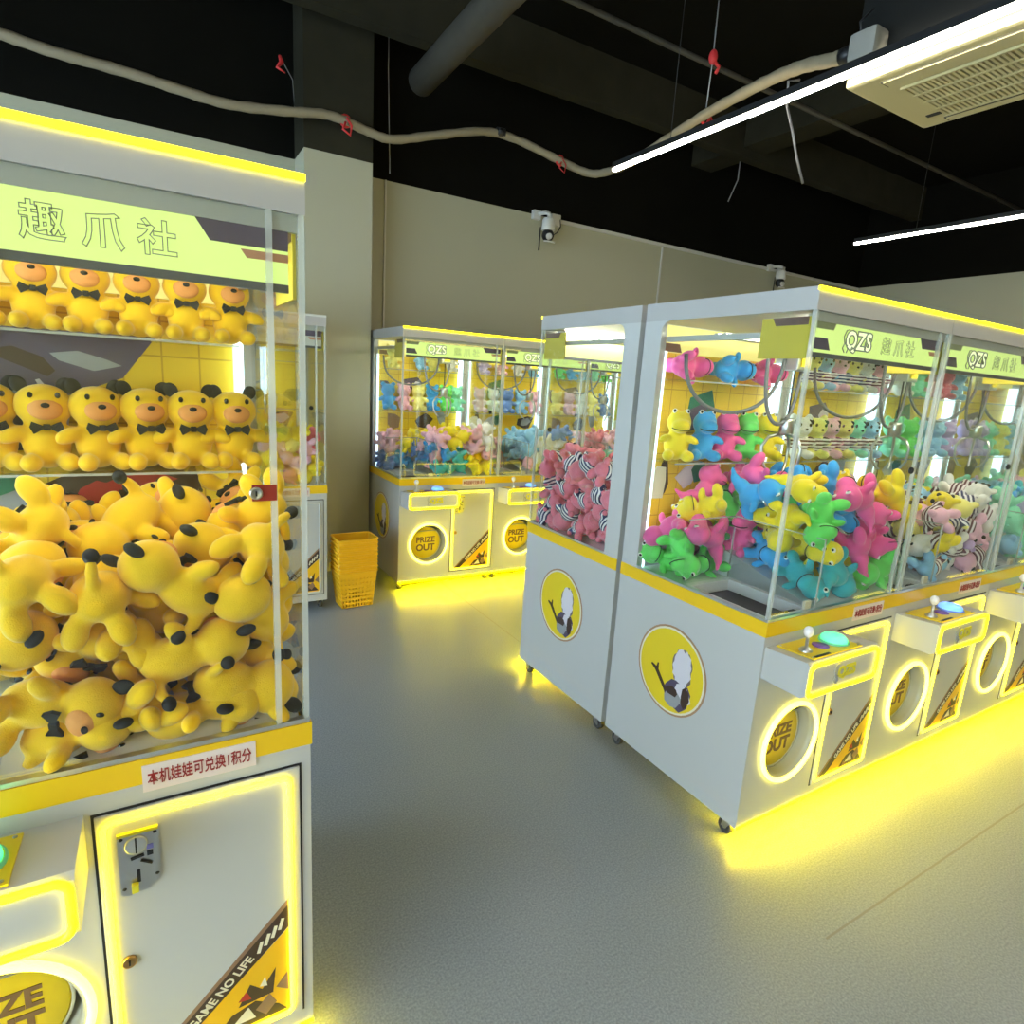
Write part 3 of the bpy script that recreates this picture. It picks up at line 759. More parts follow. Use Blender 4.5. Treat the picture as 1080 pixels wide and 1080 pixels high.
# wrapped refrigerant hose
HOSE = [(-1.6, 4.7, 3.36), (-.95, 4.7, 3.32), (-.59, 4.7, 3.29), (-.35, 4.7, 3.27), (-.03, 4.7, 3.265), (.26, 4.7, 3.245), (.53, 4.7, 3.235), (.87, 4.7, 3.28), (1.12, 4.7, 3.325), (1.28, 4.7, 3.32), (1.45, 4.7, 3.29), (1.63, 4.7, 3.285), (1.96, 4.7, 3.39), (2.36, 4.7, 3.51), (2.66, 4.7, 3.52), (3.02, 4.6, 3.42), (3.24, 4.5, 3.35), (3.30, 4.3, 3.325), (3.31, 4.0, 3.335), (3.23, 3.6, 3.34), (3.17, 3.2, 3.36), (3.05, 2.8, 3.32), (2.90, 2.42, 3.245), (2.80, 2.18, 3.18), (2.75, 2.0, 3.125), (2.745, 1.90, 3.115)]
def spline(P, k=5):
    P = [Vector(p) for p in P]; out = []
    for i in range(len(P) - 1):
        a, b_, c, d = P[max(i - 1, 0)], P[i], P[i + 1], P[min(i + 2, len(P) - 1)]
        for j in range(k):
            t_ = j / k; out.append(.5 * ((2 * b_) + (c - a) * t_ + (2 * a - 5 * b_ + 4 * c - d) * t_ ** 2 + (3 * b_ - a - 3 * c + d) * t_ ** 3))
    return out + [P[-1]]
ht = tag(bpy.data.objects.new('insulated_pipe', None), 'long cream wrapped pipe sagging below the black ceiling to the air conditioner', 'pipe'); COL.objects.link(ht); ht.location = HOSE[0]
HP = spline(HOSE); h0 = Vector(HOSE[0])
b = MB(); b.tube([p - h0 for p in HP], [.030 + .0022 * math.sin(i * 2.4) for i in range(len(HP))], mat('cream pipe wrap', (.27, .22, .14), .7, bump=.5, bscale=45, var=.15, vscale=14), 10); link('pipe_wrap', b.mesh('pipe_wrap'), ht)
for k, p in enumerate([(1.28, 4.7, 3.32), (3.02, 4.6, 3.42), (3.2, 3.2, 3.36)]):
    b = MB(); p = Vector(p) - h0; REDTIE = mat('red tie', (.60, .03, .03), .6)
    b.tube([p + Vector((.034 * math.cos(a), .0, .036 * math.sin(a))) if k < 2 else p + Vector((.036 * math.cos(a), 0, .036 * math.sin(a))) for a in [2 * PI * i / 14 for i in range(14)]], .010, REDTIE, 6, True)
    b.tube([p + Vector((.0, -.035, .01)), p + Vector((.03, -.05, -.04)), p + Vector((.02, -.05, -.10)), p + Vector((-.03, -.045, -.07)), p + Vector((-.01, -.04, -.02))], .009 if k == 0 else .005, REDTIE, 5)
    link('red_tie', b.mesh('red_tie'), ht)
b = MB(); b.tube([Vector((2.47, 4.7, 3.535)) - h0, Vector((2.54, 4.7, 3.54)) - h0], .034, BLACK, 10); link('black_tape', b.mesh('black_tape'), ht)
def pole(name, pts, r, m, label, cat, n=12, group=None):
    o0 = Vector(pts[0]); b = MB(); b.tube([Vector(p) - o0 for p in pts], r, m, n)
    return tag(link(name, b.mesh(name), None, o0), label, cat, group)
pole('drain_pipe', [(1.75, 4.497, 3.62), (1.74, 3.9, 3.62), (1.73, 2.4, 3.62), (1.72, .5, 3.62)], .092, DARKP, 'thick dusty drain pipe running along the black ceiling toward the camera', 'pipe', 20)
pole('conduit', [(.5, 3.27, 3.72), (4.0, 3.26, 3.70), (8.3, 3.25, 3.66)], .017, DARKP, 'thin grey conduit crossing the dark ceiling above the lamps', 'conduit')
hr = pole('hanger_rod', [(3.20, 3.2, HC), (3.21, 3.2, 3.71), (3.20, 3.2, 3.42)], .004, mat('grey wire', (.3, .3, .3), .5), 'thin hanger wire holding the wrapped pipe from the ceiling', 'wire')
b = MB(); b.ell((.01, 0, 3.71 - HC), (.028, .028, .045), REDTIE); b.tube([(.0, 0, 3.70 - HC), (.05, -.02, 3.66 - HC), (.03, -.02, 3.62 - HC)], .012, REDTIE, 5); link('red_tie', b.mesh('red_tie'), hr)
pole('hanging_cable', [(3.0, 2.36, 3.235), (2.94, 2.38, 3.22), (2.98, 2.4, 3.12), (3.05, 2.4, 3.02), (3.12, 2.4, 2.90), (3.20, 2.4, 2.79)], .007, CABLE, 'loose dark cable dangling down beside the long linear lamp', 'cable', 6)
tg = pole('red_rag', [(.85, 4.70, 3.60), (.86, 4.69, 3.56), (.83, 4.68, 3.52), (.88, 4.68, 3.50)], [.010, .016, .012, .004], REDTIE, 'small red rag tied on a nail on the dark wall above the left machine', 'rag', 6)
b = MB(); b.tube([(.02, 0, -.03), (.10, .1, -.08), (.18, .45, -.14)], .003, MATS['grey wire'], 5); link('tie_string', b.mesh('tie_string'), tg)
pole('hanging_wire', [(5.25, 4.7, HC), (5.25, 4.7, 3.75), (5.15, 4.7, 3.53)], .006, MATS['grey wire'], 'short pale wire end dangling from the dark ceiling', 'wire', 6)
pole('hanging_chain', [(1.70, 5.05, HC), (1.70, 5.05, 3.9), (1.725, 5.05, 3.16)], .004, MATS['grey wire'], 'thin pale chain hanging down the black upper wall beside the pillar', 'chain', 6)

# ------------------------------------------------------------------ security cameras on the back wall
CAMW = mat('white camera plastic', (.68, .66, .62), .35)
def ptz(x, z, label, s=1.):
    t = tag(bpy.data.objects.new('security_camera', None), label, 'security camera', 'security cameras on the back wall'); COL.objects.link(t); t.location = (x, YZ, z); t.scale = (s,) * 3
    b = MB(); b.box(-.10, -.02, -.05, 0, -.02, .06, CAMW, .008); b.tube([(-.05, -.04, .03), (-.02, -.12, .03), (0, -.15, .02), (0, -.15, -.02)], .018, CAMW, 8); link('wall_bracket', b.mesh('wall_bracket'), t)
    b = MB(); M = Matrix.Translation((0, -.15, -.12)); b.lathe([(0, .10), (.045, .10), (.058, .085), (.062, .0), (.058, -.005), (0, -.005)], M, CAMW, 20); link('camera_cap', b.mesh('camera_cap'), t)
    b = MB(); b.ell((0, -.15, -.165), (.056, .056, .056), BLACK, seg=20, rings=12); hd = link('camera_ball', b.mesh('camera_ball'), t)
    b = MB(); M = Matrix.Translation((-.02, -.195, -.185)) @ Matrix.Rotation(PI / 2, 4, 'X'); b.lathe([(0, .02), (.010, .02), (.012, .024), (.026, .024), (.028, 0)], M, CAMW, 18); link('lens', b.mesh('lens'), hd)
    b = MB(); b.tube([(.056 * math.cos(a), -.15 + .02 * math.sin(a) - .03, -.225 + .0 * a) for a in [PI + PI * k / 10 for k in range(11)]], .007, CAMW, 6); link('lower_ring', b.mesh('lower_ring'), t)
    b = MB(); b.tube([(-.065, -.12, -.10), (-.068, -.12, -.30)], [.005, .008], BLACK, 6); link('antenna', b.mesh('antenna'), t)
    b = MB(); b.box(.10, .20, -.05, 0, -.04, .06, CAMW, .006); link('junction_box', b.mesh('junction_box'), t)
    b = MB(); b.tube([(.02, -.12, .02), (.05, -.10, -.06), (.10, -.07, -.14), (.16, -.06, -.10), (.20, -.05, -.04), (.19, -.05, .02)], .005, BLACK, 6); link('camera_cable', b.mesh('camera_cable'), t)
ptz(3.22, 3.11, 'white camera with black ball high on the beige wall above the corner machines', 1.0)
ptz(6.55, 3.12, 'dome camera peeking over the top edge of the white machine', .95)

# ------------------------------------------------------------------ stacked yellow baskets
def basket_mesh():
    bm = bmesh.new(); hw, hd, hh, tp = .135, .095, .26, .80; nx, nz = 10, 8
    def P(side, a, h, t):
        k = tp + (1 - tp) * h; X, Y = hw * k - t, hd * k - t
        x, y = {0: (-1 + 2 * a, -1), 1: (1, -1 + 2 * a), 2: (1 - 2 * a, 1), 3: (-1, 1 - 2 * a)}[side]
        return Vector((x * X, y * Y, h * hh))
    V = bm.verts.new; F = lambda *v: bm.faces.new([V(p) for p in v])
    for s in range(4):
        for j in range(nz):
            for i in range(nx):
                a0, a1, h0, h1 = i / nx, (i + 1) / nx, j / nz, (j + 1) / nz
                if h1 > .93:
                    for t in (0, .004): F(P(s, a0, h0, t), P(s, a1, h0, t), P(s, a1, h1, t), P(s, a0, h1, t))
                    continue
                e, g = (a1 - a0) * .24, (h1 - h0) * .22; O = [(a0, h0), (a1, h0), (a1, h1), (a0, h1)]; I = [(a0 + e, h0 + g), (a1 - e, h0 + g), (a1 - e, h1 - g), (a0 + e, h1 - g)]
                for k in range(4):
                    q = (k + 1) % 4
                    for t in (0, .004): F(P(s, *O[k], t), P(s, *O[q], t), P(s, *I[q], t), P(s, *I[k], t))
                    F(P(s, *I[k], 0), P(s, *I[q], 0), P(s, *I[q], .004), P(s, *I[k], .004))
    for z in (0, .004): F(*[Vector((x * hw * tp, y * hd * tp, z)) for x, y in ((-1, -1), (1, -1), (1, 1), (-1, 1))])
    bmesh.ops.remove_doubles(bm, verts=bm.verts, dist=.0002)
    bmesh.ops.recalc_face_normals(bm, faces=bm.faces)
    me = bpy.data.meshes.new('basket_body'); bm.to_mesh(me); bm.free()
    me.materials.append(mat('amber basket plastic', (.90, .50, .015), .4)); return me
bk = basket_mesh()
def rim_mesh():
    b = MB(); m = MATS['amber basket plastic']; hw, hd, z = .139, .099, .262
    pts = [(x, y, zz) for x, y, zz in rrect(-hw, hw, -hd, hd, .02, 0)]
    b.tube([(p[0], p[2], z) for p in pts], .0065, m, 6, True)
    return b.mesh('basket_rim')
rm = rim_mesh()
NB = 9
names = ['lowest', 'second lowest', 'third from the floor', 'fourth from the floor', 'middle', 'fourth from the top', 'third from the top', 'second from the top', 'topmost']
for k in range(NB):
    t = tag(bpy.data.objects.new('shopping_basket', None), 'yellow plastic basket by the pillar, %s of the nested stack' % names[k], 'basket', 'stack of yellow baskets'); COL.objects.link(t)
    t.location = (1.175, 4.06, .005 + .0285 * k); t.rotation_euler = (0, 0, .04 + .012 * math.sin(k * 2.1))
    link('basket_body', bk, t); link('basket_rim', rm, t)

# ------------------------------------------------------------------ the machines
machine(XL, YL, 'claw machine full of yellow plush bears at the left edge, nearest the camera', art=0, lock='red', home=True)
machine(XR, YR, 'claw machine full of neon dinosaurs at the near end of the right row', art=1, badge='left')
machine(XR + .82, YR, 'claw machine with lit blue button, second from the near end of the right row', art=2, button='blue', pink=True)
machine(XR + 1.64, YR, 'claw machine cut off by the right edge of the picture in the right row', art=1, button='teal')
machine(XR + 2.46, YR, 'fourth claw machine of the right row, only glimpsed through the glass at the right edge', art=2, button='green')
machine(XR, YR + .78, 'claw machine full of pink plushes in striped shirts, back to back behind the dinosaur machine', rot=1, art=2, badge='right', flat=True)
machine(XR + .82, YR + .78, 'claw machine facing the back wall, behind the blue button machine', rot=1, art=1, badge='right')
machine(XB, YB, 'claw machine at the back wall beside the yellow baskets and pillar', art=2, button='blue')
machine(XB + .82, YB, 'second claw machine along the back wall, partly hidden by the striped plush machine', art=1, button='blue')
machine(XB + 1.64, YB, 'third claw machine along the back wall, seen through the glass of the striped plush machine', art=2, button='blue')
machine(XB + 2.46, YB, 'fourth claw machine along the back wall, seen through two panes of glass', art=1)
machine(.98 - W, 4.03, 'narrow strip of a claw machine showing behind the left machine, before the pillar', art=1, led=False)
SIM = {
'cat': [[0.6,0.066,0.91,0.24,0.721,0.352,0.547],
[0.298,0.293,0.967,0.164,-0.289,0.813,-0.477],
[0.098,0.497,0.815,0.664,-0.501,0.196,0.519],
[0.493,0.022,0.857,0.741,-0.519,0.333,0.267],
[0.271,0.489,0.92,0.992,0.099,0.066,-0.048],
[0.505,0.291,0.934,0.083,-0.54,0.557,-0.625],
[0.288,0.109,0.913,0.669,0.227,0.707,0.015],
[0.508,0.076,0.95,0.274,-0.572,0.266,-0.726],
[0.481,0.338,0.947,0.33,-0.63,-0.345,0.612],
[0.491,0.257,1.051,0.074,0.865,0.481,-0.124],
[0.53,0.543,1.036,0.253,0.43,0.598,0.628],
[0.577,0.306,1.094,0.269,0.814,0.487,0.166],
[0.449,0.352,0.951,0.395,-0.643,0.275,-0.595],
[0.651,0.394,0.918,0.006,0.417,-0.363,0.833],
[0.509,0.087,1.049,0.38,0.152,-0.857,-0.314],
[0.778,0.13,0.962,0.035,-0.263,-0.253,0.93],
[0.441,0.485,1.013,0.338,0.461,0.391,-0.722],
[0.492,0.174,1.037,0.468,-0.487,0.582,-0.452],
[0.12,0.65,0.88,0.36,-0.339,0.725,-0.479],
[0.741,0.404,0.966,0.704,-0.576,-0.213,-0.356],
[0.722,0.099,0.931,0.535,-0.463,0.572,0.416],
[0.637,0.589,1.053,0.53,0.088,0.603,-0.59],
[0.339,0.234,1.076,0.582,0.733,-0.286,0.206],
[0.655,0.08,1.054,0.394,-0.353,-0.221,0.82],
[0.378,0.495,1.18,0.152,0.46,0.691,-0.536],
[0.654,0.501,0.998,0.765,0.312,-0.552,-0.11],
[0.36,0.506,1.026,0.331,0.562,0.523,0.549],
[0.437,0.538,1.137,0.103,0.427,-0.642,0.628],
[0.36,0.675,1.022,0.52,0.464,0.417,-0.584],
[0.25,0.687,0.985,0.113,0.25,0.763,-0.586],
[0.451,0.003,1.103,0.052,0.029,0.671,0.739],
[0.77,0.181,0.995,0.091,0.209,-0.298,-0.927],
[0.387,0.214,1.038,0.907,-0.395,0.047,-0.137],
[0.599,0.405,1.105,0.569,0.399,0.708,0.129],
[0.266,0.513,0.905,0.546,0.209,-0.805,0.102],
[0.192,0.562,1.01,0.437,-0.745,-0.32,0.388],
[0.613,0.452,1.062,0.901,-0.284,-0.097,0.313],
[0.44,0.593,1.017,0.78,-0.312,0.315,-0.442],
[0.348,0.002,1.151,0.173,-0.176,0.68,0.691],
[0.616,0.287,1.11,0.822,0.517,0.187,-0.149],
[0.099,0.456,0.998,0.67,-0.013,0.571,0.474],
[0.432,0.329,1.076,0.729,0.343,0.477,0.35],
[0.108,0.518,1.01,0.014,-0.517,-0.816,0.257],
[0.569,0.434,1.157,0.345,0.379,-0.426,0.745],
[0.802,0.582,1.08,0.156,0.523,-0.261,-0.796],
[0.715,0.276,1.168,0.563,-0.539,0.541,0.316],
[0.384,0.155,1.241,0.521,-0.723,-0.443,-0.101],
[0.797,0.155,1.254,0.481,-0.791,-0.339,0.167],
[0.555,0.302,1.242,0.479,0.775,-0.358,-0.207],
[0.437,0.496,1.121,0.725,-0.646,-0.139,0.197],
[0.73,0.04,1.212,0.118,-0.409,-0.783,-0.454],
[0.75,0.644,1.215,0.222,0.266,0.753,-0.56]],
'dino': [[0.814,0.077,0.9,0.417,0.632,-0.353,-0.55],
[0.5,0.104,0.884,0.499,-0.675,-0.128,-0.528],
[0.309,0.5,0.856,0.642,-0.174,-0.737,0.123],
[0.408,0.077,0.958,0.132,-0.771,0.53,-0.329],
[0.805,0.427,0.967,0.133,-0.699,-0.342,0.614],
[0.566,0.281,0.93,0.679,-0.432,-0.526,-0.277],
[0.375,0.211,0.912,0.271,0.479,0.681,-0.483],
[0.402,0.369,0.93,0.267,0.493,0.553,-0.617],
[0.68,0.332,0.946,0.115,-0.434,-0.338,0.827],
[0.713,0.564,0.994,0.681,0.024,-0.599,0.421],
[0.4,0.265,0.92,0.833,0.314,0.168,0.424],
[0.357,0.436,0.893,0.775,0.027,0.066,-0.627],
[0.346,0.206,1.152,0.02,-0.975,0.205,0.079],
[0.726,0.206,0.908,0.407,0.606,0.184,-0.658],
[0.482,0.366,0.979,0.28,0.394,0.123,-0.867],
[0.78,0.409,1.112,0.411,0.873,0.059,-0.255],
[0.175,0.541,0.828,0.765,-0.32,-0.534,-0.167],
[0.744,0.21,1.124,0.176,0.959,0.217,0.036],
[0.547,0.367,1.117,0.156,0.518,0.536,-0.648],
[0.715,0.352,0.948,0.274,0.477,-0.683,0.481],
[0.438,0.194,1.0,0.405,0.586,0.411,-0.569],
[0.732,0.108,1.138,0.084,0.268,-0.959,0.043],
[0.589,0.231,1.128,0.21,0.773,-0.585,0.124],
[0.642,0.404,1.124,0.208,-0.662,-0.657,0.294],
[0.166,0.608,0.977,0.228,-0.531,0.815,-0.034],
[0.436,0.617,1.016,0.522,0.195,-0.786,0.267],
[0.479,0.559,0.991,0.566,0.203,0.742,-0.296],
[0.461,0.583,1.146,0.038,-0.984,-0.158,-0.071],
[0.388,0.119,1.195,0.177,-0.166,-0.962,0.126],
[0.509,0.046,0.991,0.538,-0.54,0.257,-0.594],
[0.271,0.462,0.958,0.39,-0.522,-0.385,0.653],
[0.623,0.208,1.173,0.437,0.602,-0.523,0.417],
[0.744,0.665,1.059,0.573,0.789,0.212,-0.061],
[0.545,0.472,1.208,0.152,-0.425,-0.864,0.224],
[0.091,0.537,0.987,0.228,0.669,0.678,-0.201],
[0.506,0.585,1.023,0.131,0.607,0.166,0.766],
[0.26,0.442,1.109,0.569,-0.594,-0.568,0.009],
[0.383,0.128,1.103,0.715,0.132,0.664,0.177],
[0.33,0.56,0.984,0.41,-0.541,-0.137,0.722],
[0.735,0.017,1.213,0.571,-0.78,-0.123,-0.225],
[0.475,0.499,1.108,0.301,-0.659,-0.478,0.497],
[0.462,0.617,1.221,0.135,0.83,-0.375,0.391],
[0.589,0.357,1.108,0.422,0.637,-0.191,0.616],
[0.59,0.545,1.206,0.249,-0.053,0.897,-0.361],
[0.439,0.254,1.218,0.679,0.282,-0.658,0.162],
[0.599,0.078,1.193,0.332,-0.575,-0.434,0.609],
[0.344,0.442,1.123,0.846,0.488,-0.157,0.147],
[0.586,0.415,1.186,0.525,0.327,0.583,-0.526],
[0.148,0.539,1.027,0.113,-0.808,0.356,0.455],
[0.583,0.609,1.192,0.425,-0.507,0.731,-0.171],
[0.764,0.557,1.069,0.126,0.141,0.496,-0.848],
[0.376,0.48,1.261,0.054,-0.316,0.838,-0.442],
[0.802,0.309,1.159,0.045,-0.452,-0.35,0.819],
[0.306,0.614,1.053,0.825,0.008,0.147,0.546],
[0.575,0.187,1.231,0.501,-0.724,-0.272,0.387],
[0.766,0.686,1.233,0.052,0.193,0.762,-0.616]],
'bearA': [[0.236,0.611,0.786,0.198,-0.039,-0.189,0.961],
[0.807,0.063,0.895,0.258,0.722,-0.311,-0.561],
[0.315,0.54,1.003,0.208,0.776,0.176,0.569],
[0.82,0.199,0.888,0.678,-0.187,-0.69,0.173],
[0.115,0.449,0.897,0.471,-0.616,0.581,-0.246],
[0.344,0.592,0.996,0.314,-0.74,-0.207,0.558],
[0.643,0.225,0.937,0.063,-0.612,-0.437,-0.657],
[0.281,0.05,0.854,0.39,-0.649,0.261,-0.598],
[0.249,0.489,0.954,0.191,-0.588,0.455,-0.641],
[0.369,0.227,0.848,0.322,0.272,0.344,-0.839],
[0.774,0.361,0.962,0.034,0.641,-0.391,-0.659],
[0.058,0.674,0.878,0.62,0.572,0.536,-0.01],
[0.539,0.466,0.974,0.233,0.326,0.608,0.686],
[0.514,0.604,0.972,0.024,-0.456,0.046,0.889],
[0.443,0.121,0.872,0.006,-0.044,-0.419,-0.907],
[0.606,0.209,0.841,0.069,0.255,0.212,-0.941],
[0.442,0.264,0.902,0.75,-0.419,-0.505,-0.082],
[0.567,0.236,0.886,0.793,-0.376,-0.46,-0.137],
[0.104,0.445,0.794,0.889,-0.283,-0.24,-0.27],
[0.635,0.17,0.936,0.863,-0.379,0.154,0.298],
[0.193,0.396,1.008,0.186,-0.441,-0.536,-0.695],
[0.398,0.462,1.047,0.271,-0.487,0.794,-0.242],
[0.388,0.02,0.945,0.804,-0.561,0.167,0.105],
[0.466,0.032,0.988,0.301,-0.83,0.466,-0.058],
[0.342,0.325,0.972,0.262,0.164,-0.622,0.719],
[0.749,0.385,1.013,0.234,0.212,0.733,-0.603],
[0.036,0.413,0.973,0.601,-0.708,0.219,-0.299],
[0.752,0.501,0.901,0.574,-0.186,-0.139,0.786],
[0.474,0.238,1.057,0.218,-0.023,-0.503,0.836],
[0.512,0.378,0.891,0.195,-0.442,0.254,-0.838],
[0.41,0.087,1.025,0.573,0.375,0.263,0.68],
[0.65,0.009,1.006,0.6,-0.638,0.125,0.467],
[0.455,0.379,1.082,0.288,-0.636,-0.612,0.372],
[0.488,0.164,1.051,0.092,-0.573,-0.567,-0.585],
[0.581,0.453,1.065,0.536,0.794,-0.148,-0.243],
[0.546,0.063,0.909,0.703,-0.49,0.434,-0.279],
[0.741,0.637,0.926,0.896,0.011,0.092,-0.435],
[0.77,0.212,1.076,0.691,-0.268,-0.562,-0.367],
[0.383,0.346,1.102,0.203,0.464,0.593,-0.626],
[0.674,0.026,1.131,0.643,-0.68,-0.35,0.032],
[0.42,0.242,1.088,0.485,-0.195,0.636,0.568],
[0.719,0.214,1.006,0.091,-0.058,0.797,-0.595],
[0.592,0.404,1.036,0.254,-0.656,0.292,-0.648],
[0.773,0.01,1.063,0.128,0.21,-0.579,-0.777],
[0.265,0.587,1.078,0.684,0.347,0.625,0.146],
[0.597,0.672,1.008,0.301,-0.095,-0.676,0.667],
[0.32,0.022,1.092,0.467,-0.305,0.691,0.459],
[0.622,0.407,1.092,0.074,-0.261,-0.669,0.692],
[0.077,0.481,1.047,0.724,-0.536,0.434,-0.031],
[0.739,0.255,1.152,0.209,0.116,0.682,-0.691],
[0.068,0.602,1.093,0.019,0.986,-0.16,0.049],
[0.573,0.62,1.1,0.013,-0.659,0.347,-0.667],
[0.742,0.533,1.098,0.231,0.136,0.655,-0.707],
[0.485,0.494,1.053,0.517,-0.451,0.419,-0.595]],
'bearB': [[0.57,0.065,0.864,0.272,-0.653,-0.308,0.636],
[0.395,0.202,0.859,0.583,0.203,-0.597,0.511],
[0.533,0.113,0.881,0.728,-0.624,-0.264,-0.101],
[0.465,0.446,0.981,0.514,0.609,0.513,0.318],
[0.369,0.426,0.909,0.289,0.372,0.507,-0.722],
[0.807,0.106,0.933,0.351,-0.318,-0.828,0.299],
[0.593,0.215,0.9,0.194,0.244,-0.773,0.553],
[0.399,0.165,0.925,0.313,-0.44,-0.565,-0.623],
[0.532,0.283,1.016,0.522,0.255,0.802,-0.141],
[0.085,0.666,0.824,0.614,0.364,0.316,-0.625],
[0.714,0.11,0.878,0.689,-0.661,-0.094,-0.281],
[0.477,0.593,0.978,0.37,-0.646,0.283,-0.605],
[0.529,0.339,0.953,0.519,0.679,0.418,0.308],
[0.529,0.063,1.015,0.212,0.793,-0.344,-0.455],
[0.703,0.07,0.901,0.498,-0.433,-0.256,0.706],
[0.428,0.418,0.984,0.163,-0.21,0.733,-0.626],
[0.578,0.471,1.055,0.26,0.375,0.669,-0.586],
[0.0,0.455,0.841,0.234,-0.659,0.278,-0.658],
[0.478,0.6,1.098,0.113,-0.491,-0.708,0.494],
[0.469,0.544,0.906,0.13,-0.014,0.239,-0.962],
[0.538,0.546,1.011,0.558,0.216,0.772,-0.213],
[0.385,0.206,0.993,0.142,-0.628,0.34,-0.685],
[0.615,0.224,1.035,0.204,0.169,0.647,-0.715],
[0.125,0.54,0.917,0.254,-0.487,0.731,-0.405],
[0.679,0.015,1.081,0.433,-0.829,0.351,0.033],
[0.468,0.406,0.974,0.397,0.165,-0.722,-0.542],
[0.655,0.587,0.947,0.684,0.12,0.599,-0.398],
[0.721,0.335,0.969,0.265,0.385,-0.548,0.694],
[0.663,0.298,0.925,0.656,-0.685,0.098,-0.301],
[0.587,0.089,1.054,0.102,-0.636,-0.242,0.726],
[0.48,0.652,1.03,0.539,0.595,-0.566,-0.188],
[0.365,0.236,0.968,0.406,0.436,0.472,-0.649],
[0.667,0.473,1.067,0.572,-0.618,-0.366,-0.395],
[0.758,0.459,0.975,0.336,0.15,0.413,-0.833],
[0.721,0.656,0.944,0.856,0.225,0.021,0.465],
[0.788,0.271,1.096,0.379,-0.514,-0.454,0.622],
[0.634,0.406,1.021,0.117,0.222,-0.67,0.699],
[0.343,0.231,0.989,0.926,-0.342,0.104,-0.125],
[0.712,0.101,1.142,0.615,-0.144,-0.717,0.294],
[0.399,0.33,1.04,0.631,-0.634,-0.445,-0.035],
[0.704,0.417,1.013,0.429,-0.382,-0.08,0.815],
[0.296,0.651,0.858,0.365,-0.367,-0.671,0.53],
[0.51,0.485,1.075,0.679,-0.488,0.507,0.21],
[0.132,0.43,0.949,0.588,-0.512,0.169,-0.602],
[0.235,0.662,1.013,0.537,0.837,0.103,0.021],
[0.355,0.186,1.161,0.026,0.667,-0.698,0.258],
[0.811,0.168,1.128,0.485,-0.213,-0.848,0.023],
[0.496,0.418,1.1,0.055,-0.104,-0.812,0.572],
[0.458,0.157,1.134,0.015,-0.616,-0.541,-0.572],
[0.034,0.645,0.989,0.377,-0.372,0.769,-0.357]],
'bearS': [[0.287,0.05,0.875,0.642,-0.594,0.398,-0.276],
[0.61,0.153,0.793,0.261,0.233,-0.267,0.898],
[0.017,0.491,0.881,0.595,0.382,0.691,0.15],
[0.602,0.101,0.823,0.756,-0.065,-0.587,0.282],
[0.769,0.016,0.879,0.248,-0.215,-0.757,-0.565],
[0.461,0.369,0.851,0.31,-0.655,0.352,-0.592],
[0.272,0.063,0.989,0.241,-0.716,0.324,-0.569],
[0.513,0.479,0.869,0.302,-0.588,0.524,-0.538],
[0.346,0.301,0.884,0.496,0.24,-0.48,0.682],
[0.529,0.57,0.992,0.411,0.426,-0.677,0.438],
[0.213,0.655,0.806,0.796,0.219,0.074,-0.559],
[0.782,0.445,0.874,0.591,0.758,-0.11,-0.253],
[0.468,0.236,0.884,0.405,-0.744,0.342,-0.407],
[0.589,0.521,0.972,0.28,-0.601,0.715,-0.223],
[0.617,0.171,0.892,0.658,0.256,-0.623,-0.338],
[0.65,0.175,0.985,0.01,-0.511,-0.828,-0.232],
[0.374,0.261,0.925,0.821,0.17,0.491,0.237],
[0.754,0.334,0.965,0.142,0.313,0.884,-0.316],
[0.57,0.358,1.069,0.248,-0.084,-0.961,0.094],
[0.704,0.676,0.854,0.373,-0.096,-0.748,0.541],
[0.206,0.53,0.998,0.072,-0.541,0.566,-0.618],
[0.647,0.371,0.941,0.188,-0.713,-0.317,-0.597],
[0.377,0.199,1.025,0.151,-0.46,0.707,-0.515],
[0.603,0.2,0.995,0.413,0.29,-0.749,0.43],
[0.332,0.268,0.947,0.847,-0.393,0.137,0.331],
[0.696,0.311,0.888,0.804,-0.362,-0.455,0.121],
[0.331,0.643,1.054,0.522,0.77,0.251,0.266],
[0.791,0.218,0.957,0.587,0.745,-0.002,-0.316],
[0.768,0.662,0.891,0.247,0.22,0.485,-0.81],
[0.567,0.5,1.004,0.387,-0.017,0.693,-0.608],
[0.375,0.054,1.088,0.541,-0.774,-0.325,-0.051],
[0.781,0.329,1.051,0.043,0.309,0.743,-0.592],
[0.373,0.553,1.011,0.408,-0.043,-0.464,0.785],
[0.468,0.341,0.978,0.384,-0.042,-0.703,-0.598],
[0.324,0.568,1.14,0.553,-0.229,0.729,-0.331],
[0.544,0.576,0.982,0.022,0.217,-0.953,-0.212],
[0.703,0.512,1.076,0.528,-0.357,-0.769,-0.04],
[0.767,0.486,1.011,0.057,0.235,0.741,-0.626],
[0.434,0.188,1.046,0.043,-0.342,0.442,0.828],
[0.582,0.101,1.123,0.212,-0.272,0.918,-0.196],
[0.514,0.003,1.043,0.717,-0.696,-0.023,-0.022],
[0.722,0.098,0.961,0.906,0.128,0.071,0.396],
[0.28,0.551,0.795,0.158,0.283,0.258,-0.91],
[0.757,0.129,1.064,0.56,-0.614,-0.319,0.456],
[0.74,0.592,1.014,0.167,-0.843,-0.08,0.505],
[0.75,0.451,1.046,0.581,-0.675,-0.307,-0.336],
[0.742,0.455,1.223,0.389,0.662,0.599,-0.227],
[0.612,0.24,1.178,0.374,0.443,-0.796,-0.172],
[0.491,0.677,1.015,0.061,-0.007,0.626,-0.777],
[0.654,0.5,1.101,0.244,-0.024,0.779,-0.578],
[0.072,0.685,0.841,0.409,0.147,0.7,-0.567],
[0.53,0.207,1.0,0.577,-0.585,0.486,-0.298],
[0.194,0.533,1.087,0.111,-0.757,-0.53,-0.366],
[0.746,0.592,1.112,0.305,-0.769,-0.232,0.512],
